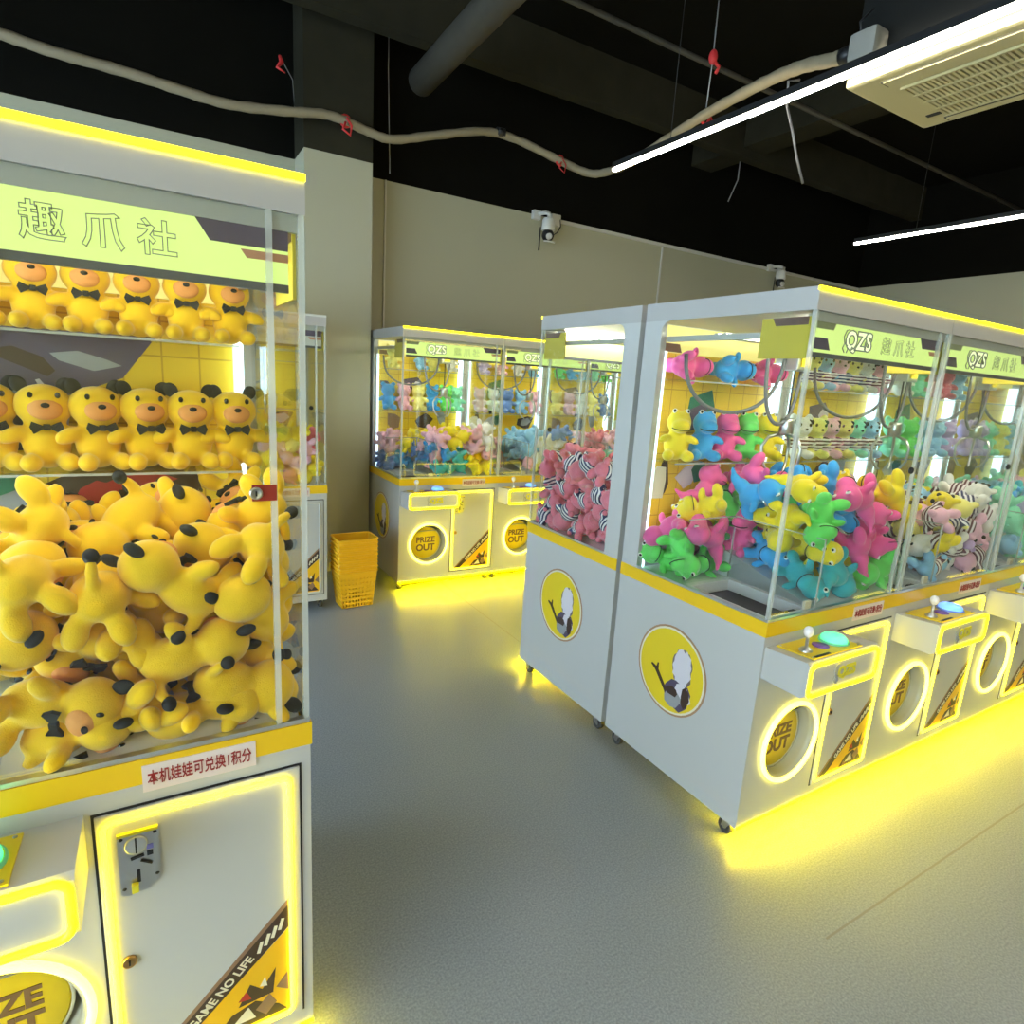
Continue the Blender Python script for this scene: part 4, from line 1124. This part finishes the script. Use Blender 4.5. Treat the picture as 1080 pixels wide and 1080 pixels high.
[0.432,0.006,1.133,0.393,-0.559,-0.542,-0.49],
[0.399,0.114,1.174,0.58,-0.561,-0.565,-0.175],
[0.405,0.395,1.014,0.803,0.105,0.408,-0.421],
[0.701,0.311,1.066,0.721,0.154,-0.585,-0.338],
[0.051,0.511,0.884,0.871,-0.437,0.199,0.1],
[0.559,0.629,1.132,0.624,-0.304,-0.669,0.266],
[0.412,0.416,1.069,0.184,0.561,0.266,0.762],
[0.811,0.539,1.177,0.544,0.451,-0.625,-0.331],
[0.614,0.16,1.103,0.603,-0.13,-0.527,0.585],
[0.759,0.08,1.126,0.656,-0.377,-0.369,0.539],
[0.674,0.387,1.137,0.538,-0.483,-0.454,0.521],
[0.731,0.155,1.165,0.425,-0.687,0.403,0.43]],
}
SKIP = {'left machine': [2, 4, 10, 11, 12, 13, 16, 18, 19, 21, 25, 26, 28, 29, 33, 35, 37, 40, 41, 42, 44], 'dinosaur machine': [4, 8, 9, 15, 17, 19, 22, 23, 32, 33, 35, 42, 49, 50], 'blue-button machine': [0, 2, 3, 4, 5, 6, 8, 10, 11, 12, 13, 15, 16, 17, 18, 19, 20, 21, 25, 26, 27, 29, 32, 33, 34, 36, 42, 44, 45, 48, 50, 53], 'right-edge machine': [2, 3, 4, 5, 6, 7, 8, 9, 10, 11, 12, 14, 15, 16, 17, 19, 20, 21, 22, 23, 24, 25, 26, 27, 28, 30, 32, 33, 34, 36, 37, 38, 39, 41, 43, 44, 49], 'fourth right-row machine': [0, 1, 2, 3, 4, 5, 6, 7, 8, 9, 10, 11, 12, 14, 15, 16, 17, 18, 19, 20, 21, 22, 23, 24, 25, 26, 27, 28, 29, 30, 31, 32, 33, 34, 35, 37, 38, 39, 40, 41, 42, 43, 45, 46, 47, 48, 49, 50], 'striped-plush machine': [0, 1, 2, 3, 5, 6, 8, 9, 10, 12, 14, 15, 16, 18, 19, 20, 22, 23, 24, 26, 29, 30, 32, 33, 34, 35, 36, 38, 39, 40, 42, 44, 47, 48, 50, 51, 52, 53, 54, 56, 57, 58, 59, 60], 'machine behind blue-button machine': [0, 1, 2, 3, 4, 5, 6, 7, 8, 9, 10, 11, 12, 13, 14, 15, 16, 17, 18, 19, 20, 21, 22, 23, 24, 25, 26, 27, 28, 29, 30, 31, 32, 33, 34, 35, 36, 37, 38, 39, 40, 41, 42, 43, 44, 45, 46, 47, 48, 49, 50, 51, 52, 53], 'back-wall machine by baskets': [2, 3, 5, 6, 10, 12, 13, 17, 19, 21, 25, 27, 29, 33, 34, 36, 42, 45, 53], 'second back-wall machine': [2, 3, 5, 6, 8, 9, 10, 11, 12, 15, 16, 19, 20, 21, 26, 27, 28, 30, 32, 33, 34, 36, 41, 42, 47, 49], 'third back-wall machine': [0, 1, 3, 4, 5, 6, 7, 8, 10, 11, 12, 13, 14, 15, 16, 17, 18, 19, 20, 21, 23, 25, 26, 27, 29, 30, 31, 33, 34, 35, 36, 37, 39, 41, 42, 43, 45, 47, 48, 49, 50, 52, 53], 'fourth back-wall machine': [0, 1, 2, 3, 4, 5, 6, 7, 8, 9, 10, 11, 12, 13, 14, 15, 16, 17, 18, 19, 20, 21, 22, 23, 24, 25, 26, 27, 28, 29, 30, 31, 32, 33, 34, 35, 36, 37, 38, 39, 40, 41, 42, 43, 44, 45, 46, 47, 48, 49], 'machine before pillar': [1, 3, 4, 7, 9, 10, 11, 12, 15, 16, 17, 18, 19, 20, 21, 23, 25, 26, 28, 30, 31, 32, 33, 34, 36, 37, 39, 41, 43, 44, 49]}
# ------------------------------------------------------------------ plush toys
FUR = {}
def fur(name, c):
    if name not in FUR: FUR[name] = mat(name + ' plush', c, .92, bump=.32, bscale=380, sheen=.45, var=.06, vscale=25)
    return FUR[name]
PAL = {'yellow': (.95, .74, .02), 'golden': (1., .60, .010), 'pink': (.93, .13, .38), 'rose': (.80, .20, .27), 'pale pink': (.90, .50, .62), 'blue': (.05, .38, .82), 'sky': (.30, .58, .85), 'teal': (.05, .48, .56), 'green': (.16, .78, .14),
       'mint': (.28, .80, .55), 'lilac': (.55, .40, .72), 'white': (.85, .83, .78), 'lemon': (.90, .82, .22), 'denim': (.16, .28, .62), 'orange': (.93, .45, .08)}
NAV = stripe_mat('navy and white stripes', (.025, .03, .12), (.82, .80, .80), .017)
MAR = stripe_mat('brown and white stripes', (.12, .03, .05), (.85, .78, .76), .017)
EYE = mat('black bead eye', (.01, .01, .01), .15); WHITEF = fur('white', PAL['white']); ORF = mat('orange felt', (.85, .36, .10), .9, bump=.2, bscale=300); BLF = mat('black felt', (.02, .02, .02), .9)
catm, dinom, bearm = soft_mesh('cat_body', CAT_BODY), soft_mesh('dino_body', DINO_BODY), soft_mesh('bear_body', BEAR_BODY)
for me in (catm, dinom, bearm): me.materials.append(WHITE)
def ell_mesh(name, specs, m, seg=14, rings=9):
    b = MB()
    for s in specs: b.ell(s[:3], s[3:6], m, s[6:9] if len(s) > 6 else (0, 0, 0), seg, rings)
    return b.mesh(name)
E_CAT = [ell_mesh('eye', [(x, -.047, .183, .0058, .0035, .0072)], EYE, 8, 6) for x in (-.026, .026)]
M_CAT = ell_mesh('muzzle', [(0, -.042, .150, .035, .017, .026)], ORF); N_CAT = ell_mesh('nose', [(0, -.060, .160, .009, .005, .006)], BLF, 8, 6)
EARS = [ell_mesh('ear', [(x, .004, .205, .017, .010, .020, 0, .5 if x > 0 else -.5, 0)], BLF) for x in (-.044, .044)]
T_CAT = ell_mesh('tail_tip', [(0, .088, .043, .013, .015, .013)], BLF)
B = MB(); B.prism([(0, .108), (.028, .121), (.033, .108), (.026, .092)], 'y', -.052, -.044, BLF); B.prism([(0, .108), (-.028, .121), (-.033, .108), (-.026, .092)], 'y', -.052, -.044, BLF); B.box(-.007, .007, -.055, -.044, .101, .115, BLF, .002)
BOW = B.mesh('bow_tie')
E_DINO = [ell_mesh('eye', [(x * 1.12, -.0335, .196, .0062, .0060, .0075)], EYE, 8, 6) for x in (-.023, .023)]
S_DINO = ell_mesh('eye_white', [(x * 1.06, -.031, .195, .0095, .0075, .0105) for x in (-.023, .023)], WHITEF, 10, 7)
MO = MB(); MO.tube([(.034 * math.cos(a), -.058 - .034 * math.sin(a), .132 - .006 * math.sin(a)) for a in [PI * k / 12 for k in range(13)]], .0018, BLF, 5); MO = MO.mesh('mouth_seam')
E_BEAR = [ell_mesh('eye', [(x, -.0475, .166, .0068, .0045, .0085)], EYE, 8, 6) for x in (-.024, .024)]
N_BEAR = ell_mesh('nose', [(0, -.064, .145, .008, .004, .006)], BLF, 8, 6)
SHIRT = soft_mesh('striped_shirt', [(0, 0, .066, .0495, .0445, .054)] + mir(.056, -.016, .090, .027, .020, .020, 0, .45, -.4), it=3); SHIRT.materials.append(NAV)
SPOTS = ell_mesh('face_spots', [(-.038, -.030, .178, .010, .010, .012), (.036, -.018, .182, .009, .012, .010), (.048, .005, .160, .008, .012, .010)], BLF, 8, 6)
BELLY = ell_mesh('belly', [(0, -.028, .070, .032, .017, .038)], WHITEF)
# far copies: one mesh, body + belly patch + eyes
def far_mesh():
    bm = bmesh.new(); bm.from_mesh(bearm)
    for f in bm.faces: f.material_index = 0
    for me, i in ((BELLY, 1), (E_BEAR[0], 2), (E_BEAR[1], 2), (N_BEAR, 2)):
        n = len(bm.faces); bm.from_mesh(me); bm.faces.ensure_lookup_table()
        for f in bm.faces[n:]: f.material_index = i
    me = bpy.data.meshes.new('small_bear'); bm.to_mesh(me); bm.free()
    me.materials.clear()
    for m in (WHITE, WHITEF, EYE): me.materials.append(m)
    for p in me.polygons: p.use_smooth = True
    return me
FARM = far_mesh()
# camera matrix (world -> camera: x right, y down, z forward), used for the camera and for naming toys left to right
RC = ((.861814595832891, -.5036427040737805, .06016335298702053), (-.05451538850797185, -.2098983172739834, -.9762022171770433), (.5042853109354024, .838025490685576, -.2083497111492696))
CAMP = Vector((0, 0, 1.61)); FPX = 639.632
def project(p):
    d = p - CAMP; x, y, z = (sum(RC[i][j] * d[j] for j in range(3)) for i in range(3))
    return 540 + FPX * x / z, 540 + FPX * y / z, z
TOYS = []
def plush(kind, colour, p, q, sc, where, heap, shirt=NAV):
    """kind cat / dino / shirt / far; colour a PAL key; where: words of its machine; heap: True in the heap"""
    nm = {'cat': 'plush_bear', 'dino': 'plush_dinosaur', 'shirt': 'striped_plush', 'far': 'small_plush'}[kind]
    if kind == 'far':
        t = link(nm, FARM, None, p, q, sc); t.material_slots[0].link = 'OBJECT'; t.material_slots[0].material = fur(colour, PAL[colour])
    else:
        t = bpy.data.objects.new(nm, None); COL.objects.link(t); t.empty_display_size = .05
        t.location = p; t.rotation_mode = 'QUATERNION'; t.rotation_quaternion = q; t.scale = (sc,) * 3
        bo = link('body', {'cat': catm, 'dino': dinom, 'shirt': bearm}[kind], t); bo.material_slots[0].link = 'OBJECT'; bo.material_slots[0].material = fur(colour, PAL[colour])
        if kind == 'cat':
            for me in E_CAT: link('eye', me, t)
            for me in EARS: link('ear', me, t)
            mz = link('muzzle', M_CAT, t); mz['label'] = 'orange felt muzzle'; link('nose', N_CAT, mz); link('bow_tie', BOW, t); link('tail_tip', T_CAT, t)
        elif kind == 'dino':
            ew = link('eye_white', S_DINO, t)
            for me in E_DINO: link('eye', me, ew)
            link('mouth_seam', MO, t)
        else:
            for me in E_BEAR: link('eye', me, t)
            link('nose', N_BEAR, t); s = link('striped_shirt', SHIRT, t); s.material_slots[0].link = 'OBJECT'; s.material_slots[0].material = shirt
            if shirt is MAR: link('face_spots', SPOTS, t)
    TOYS.append((t, kind, colour, where, heap, p + q @ Vector((0, 0, .1 * sc)), shirt))
    return t
def m2w(x0, y0, u, v, z, rot=0):
    return Vector((x0 + u, y0 + v, z + Z0)) if not rot else Vector((x0 + W - u, y0 + D - v, z + Z0))
def shelf_row(x0, y0, z, us, cols, kind, where, sc=1., rot=0, v=.635, yaw=0., shirt=NAV):
    for i, (u, c) in enumerate(zip(us, cols)):
        q = Quaternion((0, 0, 1), (PI if rot else 0) + yaw + random.uniform(-.14, .14))
        sh = (shirt if not isinstance(shirt, list) else shirt[i % len(shirt)])
        plush(kind, c, m2w(x0, y0, u, v + random.uniform(-.006, .006), z, rot), q, sc, where, False, sh)
def pile(key, x0, y0, cols, kind, where, rot=0, samples=None, shirt=NAV, keep=None):
    for i, (x, y, z, a, b_, c_, d) in enumerate(SIM[key]):
        if i in SKIP.get(where, ()): continue
        q = Quaternion((a, b_, c_, d)); p = m2w(x0, y0, x, y, z, rot)
        if rot: q = Quaternion((0, 0, 1), PI) @ q
        ctr = p + q @ Vector((0, 0, .1)); col = cols[i % len(cols)] if isinstance(cols, list) else cols
        if samples:
            px, py, _ = project(ctr); col = min(samples, key=lambda s: (s[0] - px) ** 2 + (s[1] - py) ** 2)[2]
        sh = shirt[i % len(shirt)] if isinstance(shirt, list) else shirt
        plush(kind, col, p, q, 1., where, True, sh)

WL, WR, WR2, WR3, WS, WS2, WB, WB2, WB3, WB4, WF = ('left machine', 'dinosaur machine', 'blue-button machine', 'right-edge machine', 'striped-plush machine', 'machine behind blue-button machine',
    'back-wall machine by baskets', 'second back-wall machine', 'third back-wall machine', 'fourth back-wall machine', 'machine before pillar')
WR4 = 'fourth right-row machine'
us7 = [.125 + .105 * k for k in range(7)]
shelf_row(XL, YL, 1.592, us7, ['golden'] * 7, 'cat', WL + ' top shelf', .86, yaw=.15)
shelf_row(XL, YL, 1.262, us7, ['golden'] * 7, 'cat', WL + ' lower shelf', 1.0, yaw=.15)
pile('cat', XL, YL, 'golden', 'cat', WL)
for u, v, z, e in ((.40, .075, .845, (1.35, .1, 1.3)), (.60, .072, .845, (-1.3, .2, -1.45)), (.73, .08, .845, (1.4, .0, -1.2))):
    plush('cat', 'golden', m2w(XL, YL, u, v, z) - Euler(e).to_quaternion() @ Vector((0, 0, .09)), Euler(e).to_quaternion(), .92, WL, True)
S1 = [(705, 530, 'blue'), (735, 510, 'pink'), (790, 505, 'pink'), (735, 540, 'yellow'), (765, 550, 'green'), (750, 530, 'blue'), (835, 508, 'yellow'), (815, 522, 'blue'), (710, 568, 'pink'), (745, 570, 'pink'), (780, 560, 'pink'), (690, 585, 'green'), (720, 600, 'green'),
      (745, 605, 'green'), (785, 590, 'blue'), (800, 585, 'blue'), (815, 605, 'pink'), (865, 535, 'pink'), (900, 565, 'pink'), (930, 555, 'pink'), (855, 580, 'yellow'), (890, 590, 'yellow'), (920, 580, 'green'), (850, 625, 'teal'), (895, 620, 'teal'), (925, 500, 'yellow'), (945, 520, 'yellow'), (820, 545, 'yellow'), (860, 550, 'green'), (872, 505, 'yellow'), (885, 535, 'blue'), (855, 500, 'blue'), (910, 530, 'pink')]
shelf_row(XR, YR, 1.262, [.13, .275, .41, .545, .68], ['yellow', 'blue', 'pink', 'green', 'yellow'], 'dino', WR + ' lower shelf', 1.05, yaw=-.5)
for u, c, r in ((.06, 'pink', .1), (.30, 'blue', -.1), (.53, 'pink', .05)):
    plush('dino', c, m2w(XR, YR, u, .63, 1.592 + .057), Quaternion((0, 0, 1), r) @ Quaternion((0, 1, 0), PI / 2), .95, WR + ' top shelf', False)
pile('dino', XR, YR, None, 'dino', WR, samples=S1)
P2 = ['lemon', 'pale pink', 'yellow', 'white', 'lemon', 'lilac', 'pale pink', 'sky', 'yellow', 'white']
shelf_row(XR + .82, YR, 1.262, [.12, .235, .35, .465, .58, .695], ['white', 'lemon', 'pale pink', 'lemon', 'mint', 'sky'], 'shirt', WR2 + ' lower shelf', 1., yaw=-.4, shirt=MAR)
shelf_row(XR + .82, YR, 1.592, [.12, .235, .35, .465, .58, .695], ['lemon', 'sky', 'pale pink', 'lemon', 'white', 'pale pink'], 'shirt', WR2 + ' top shelf', .85, yaw=-.4, shirt=[NAV, MAR])
pile('bearA', XR + .82, YR, P2, 'shirt', WR2, shirt=[NAV, MAR, MAR])
P3 = ['mint', 'sky', 'lilac', 'blue', 'mint', 'green', 'pale pink', 'lilac', 'teal']
shelf_row(XR + 1.64, YR, 1.262, [.12, .27, .42, .57, .70], ['mint', 'green', 'sky', 'sky', 'lilac'], 'far', WR3 + ' lower shelf', 1.05, yaw=-.4)
shelf_row(XR + 1.64, YR, 1.592, [.12, .27, .42, .57, .70], ['white', 'mint', 'pale pink', 'rose', 'sky'], 'far', WR3 + ' top shelf', .85, yaw=-.4)
pile('bearB', XR + 1.64, YR, P3, 'far', WR3)
pile('bearA', XR + 2.46, YR, ['lilac', 'mint', 'lemon', 'pale pink', 'sky'], 'far', WR4)
shelf_row(XR + 2.46, YR, 1.262, [.12, .27, .42, .57, .70], ['lilac', 'lilac', 'mint', 'lemon', 'sky'], 'far', WR4 + ' lower shelf', 1.05)
pile('bearS', XR, YR + .78, 'rose', 'shirt', WS, rot=1)
shelf_row(XR, YR + .78, 1.592, [.12, .62], ['rose', 'rose'], 'shirt', WS + ' top shelf', .85, rot=1)
pile('bearA', XR + .82, YR + .78, P3, 'far', WS2, rot=1)
SB = [(403, 462, 'pale pink'), (405, 487, 'denim'), (435, 465, 'yellow'), (424, 450, 'green'), (460, 458, 'pale pink'), (465, 472, 'blue'), (488, 470, 'blue'), (478, 460, 'yellow'), (475, 450, 'mint'), (500, 448, 'lemon'), (510, 452, 'white'), (497, 466, 'pale pink'), (512, 475, 'pale pink'), (470, 487, 'pale pink'), (448, 485, 'denim'), (502, 490, 'yellow'), (408, 498, 'green'), (470, 500, 'teal'), (488, 497, 'teal'), (425, 485, 'blue'),
      (545, 450, 'denim'), (540, 470, 'sky'), (555, 468, 'sky'), (540, 490, 'lilac'), (560, 485, 'pale pink'), (565, 495, 'lemon'), (590, 455, 'denim'), (610, 470, 'pale pink'), (580, 478, 'white'), (600, 480, 'orange'), (625, 470, 'rose'), (635, 445, 'yellow'), (650, 470, 'pale pink'), (630, 480, 'mint'), (645, 485, 'sky'), (655, 455, 'rose')]
shelf_row(XB, YB, 1.262, [.12, .25, .375, .50, .625, .72], ['blue', 'pale pink', 'lemon', 'blue', 'green', 'mint'], 'far', WB + ' lower shelf', 1.05)
shelf_row(XB, YB, 1.592, [.15, .39, .50, .66], ['lemon', 'sky', 'lemon', 'white'], 'far', WB + ' top shelf', .9)
pile('bearA', XB, YB, None, 'far', WB, samples=SB)
shelf_row(XB + .82, YB, 1.262, [.13, .27, .41, .55, .69], ['pale pink', 'white', 'denim', 'sky', 'pale pink'], 'far', WB2 + ' lower shelf', 1.05)
shelf_row(XB + .82, YB, 1.592, [.15, .32, .50, .66], ['lilac', 'pale pink', 'white', 'sky'], 'far', WB2 + ' top shelf', .9)
pile('bearB', XB + .82, YB, None, 'far', WB2, samples=SB)
shelf_row(XB + 1.64, YB, 1.262, [.13, .27, .41, .55, .69], ['lemon', 'pale pink', 'white', 'lemon', 'denim'], 'far', WB3 + ' lower shelf', 1.05)
shelf_row(XB + 1.64, YB, 1.592, [.13, .27, .41, .55, .69], ['green', 'blue', 'sky', 'mint', 'green'], 'far', WB3 + ' top shelf', .9)
pile('bearA', XB + 1.64, YB, None, 'far', WB3, samples=SB)
shelf_row(XB + 2.46, YB, 1.262, [.13, .27, .41, .55, .69], ['mint', 'mint', 'sky', 'white', 'denim'], 'far', WB4 + ' lower shelf', 1.05)
pile('bearB', XB + 2.46, YB, None, 'far', WB4, samples=SB)
pile('bearB', .98 - W, 4.03, ['yellow', 'rose', 'lemon', 'yellow', 'pale pink'], 'far', WF)

# labels: rank the toys of one colour and place from left to right as the camera sees them
ORD = ['', 'second', 'third', 'fourth', 'fifth', 'sixth', 'seventh', 'eighth', 'ninth', 'tenth', 'eleventh', 'twelfth', 'thirteenth', 'fourteenth', 'fifteenth', 'sixteenth', 'seventeenth', 'eighteenth', 'nineteenth', 'twentieth']
NAMEC = {'golden': 'yellow', 'lemon': 'pale yellow', 'sky': 'light blue', 'rose': 'rose pink', 'pink': 'hot pink', 'mint': 'mint green', 'denim': 'dark blue', 'white': 'cream'}
cl = {}
for T in TOYS:
    t, kind, colour, where, heap, c, sh = T
    px, py, z = project(c); tier = ''
    cl.setdefault((where, colour, heap, sh is MAR if kind == 'shirt' else 0), []).append((px, py, T))
for key, L in cl.items():
    rows = [L]
    if L[0][2][4] and len(L) > 8:                              # big heaps of one colour: name them row by row
        L.sort(key=lambda a: a[1]); n = -(-len(L) // 7); k = -(-len(L) // n); rows = [L[i:i + k] for i in range(0, len(L), k)]
    for ri, row in enumerate(rows):
        row.sort(key=lambda a: a[0]); n = len(row)
        rn = ['top', 'second', 'third', 'fourth', 'fifth', 'sixth', 'seventh', 'eighth', 'ninth', 'tenth', 'eleventh', 'twelfth'][ri] + ' row' if len(rows) > 1 else ''
        for i, (px, py, T) in enumerate(row):
            t, kind, colour, where, heap, c, sh = T
            cn = NAMEC.get(colour, colour)
            thing = {'cat': 'plush bear', 'dino': 'plush dinosaur', 'far': 'plush bear', 'shirt': '%s-striped plush bear' % ('brown' if sh is MAR else 'navy')}[kind]
            pos = 'only one' if n == 1 else 'leftmost' if i == 0 else 'rightmost' if i == n - 1 else ORD[i] + ' from left'
            if heap: lab = '%s %s, %s%s in heap of %s' % (cn, thing, rn + ' ' if rn else '', pos, where)
            else: lab = '%s %s, %s on %s' % (cn, thing, pos, where)
            tag(t, lab, 'plush toy', ('heap in ' if heap else 'plushes on ') + where)

# ------------------------------------------------------------------ camera, daylight, view
cd = bpy.data.cameras.new('camera'); cam = bpy.data.objects.new('camera', cd); COL.objects.link(cam)
cd.sensor_width = 36; cd.lens = FPX * 36 / 1080; cd.clip_start = .02; cd.clip_end = 60
M = Matrix(((RC[0][0], -RC[1][0], -RC[2][0], 0), (RC[0][1], -RC[1][1], -RC[2][1], 0), (RC[0][2], -RC[1][2], -RC[2][2], 1.61), (0, 0, 0, 1)))
cam.matrix_world = M; SC.camera = cam
w = bpy.data.worlds.new('world'); SC.world = w; w.use_nodes = True
w.node_tree.nodes['Background'].inputs['Color'].default_value = (.62, .81, 1., 1); w.node_tree.nodes['Background'].inputs['Strength'].default_value = 5.5
SC.view_settings.view_transform = 'Standard'; SC.view_settings.look = 'None'; SC.view_settings.gamma = 1; SC.view_settings.exposure = 0.85
SC.view_settings.use_curve_mapping = False
SC.cycles.use_denoising = True; SC.cycles.max_bounces = 8; SC.cycles.diffuse_bounces = 4; SC.cycles.glossy_bounces = 4; SC.cycles.transparent_max_bounces = 32
SC.cycles.sample_clamp_indirect = 6; SC.cycles.caustics_reflective = False; SC.cycles.caustics_refractive = False
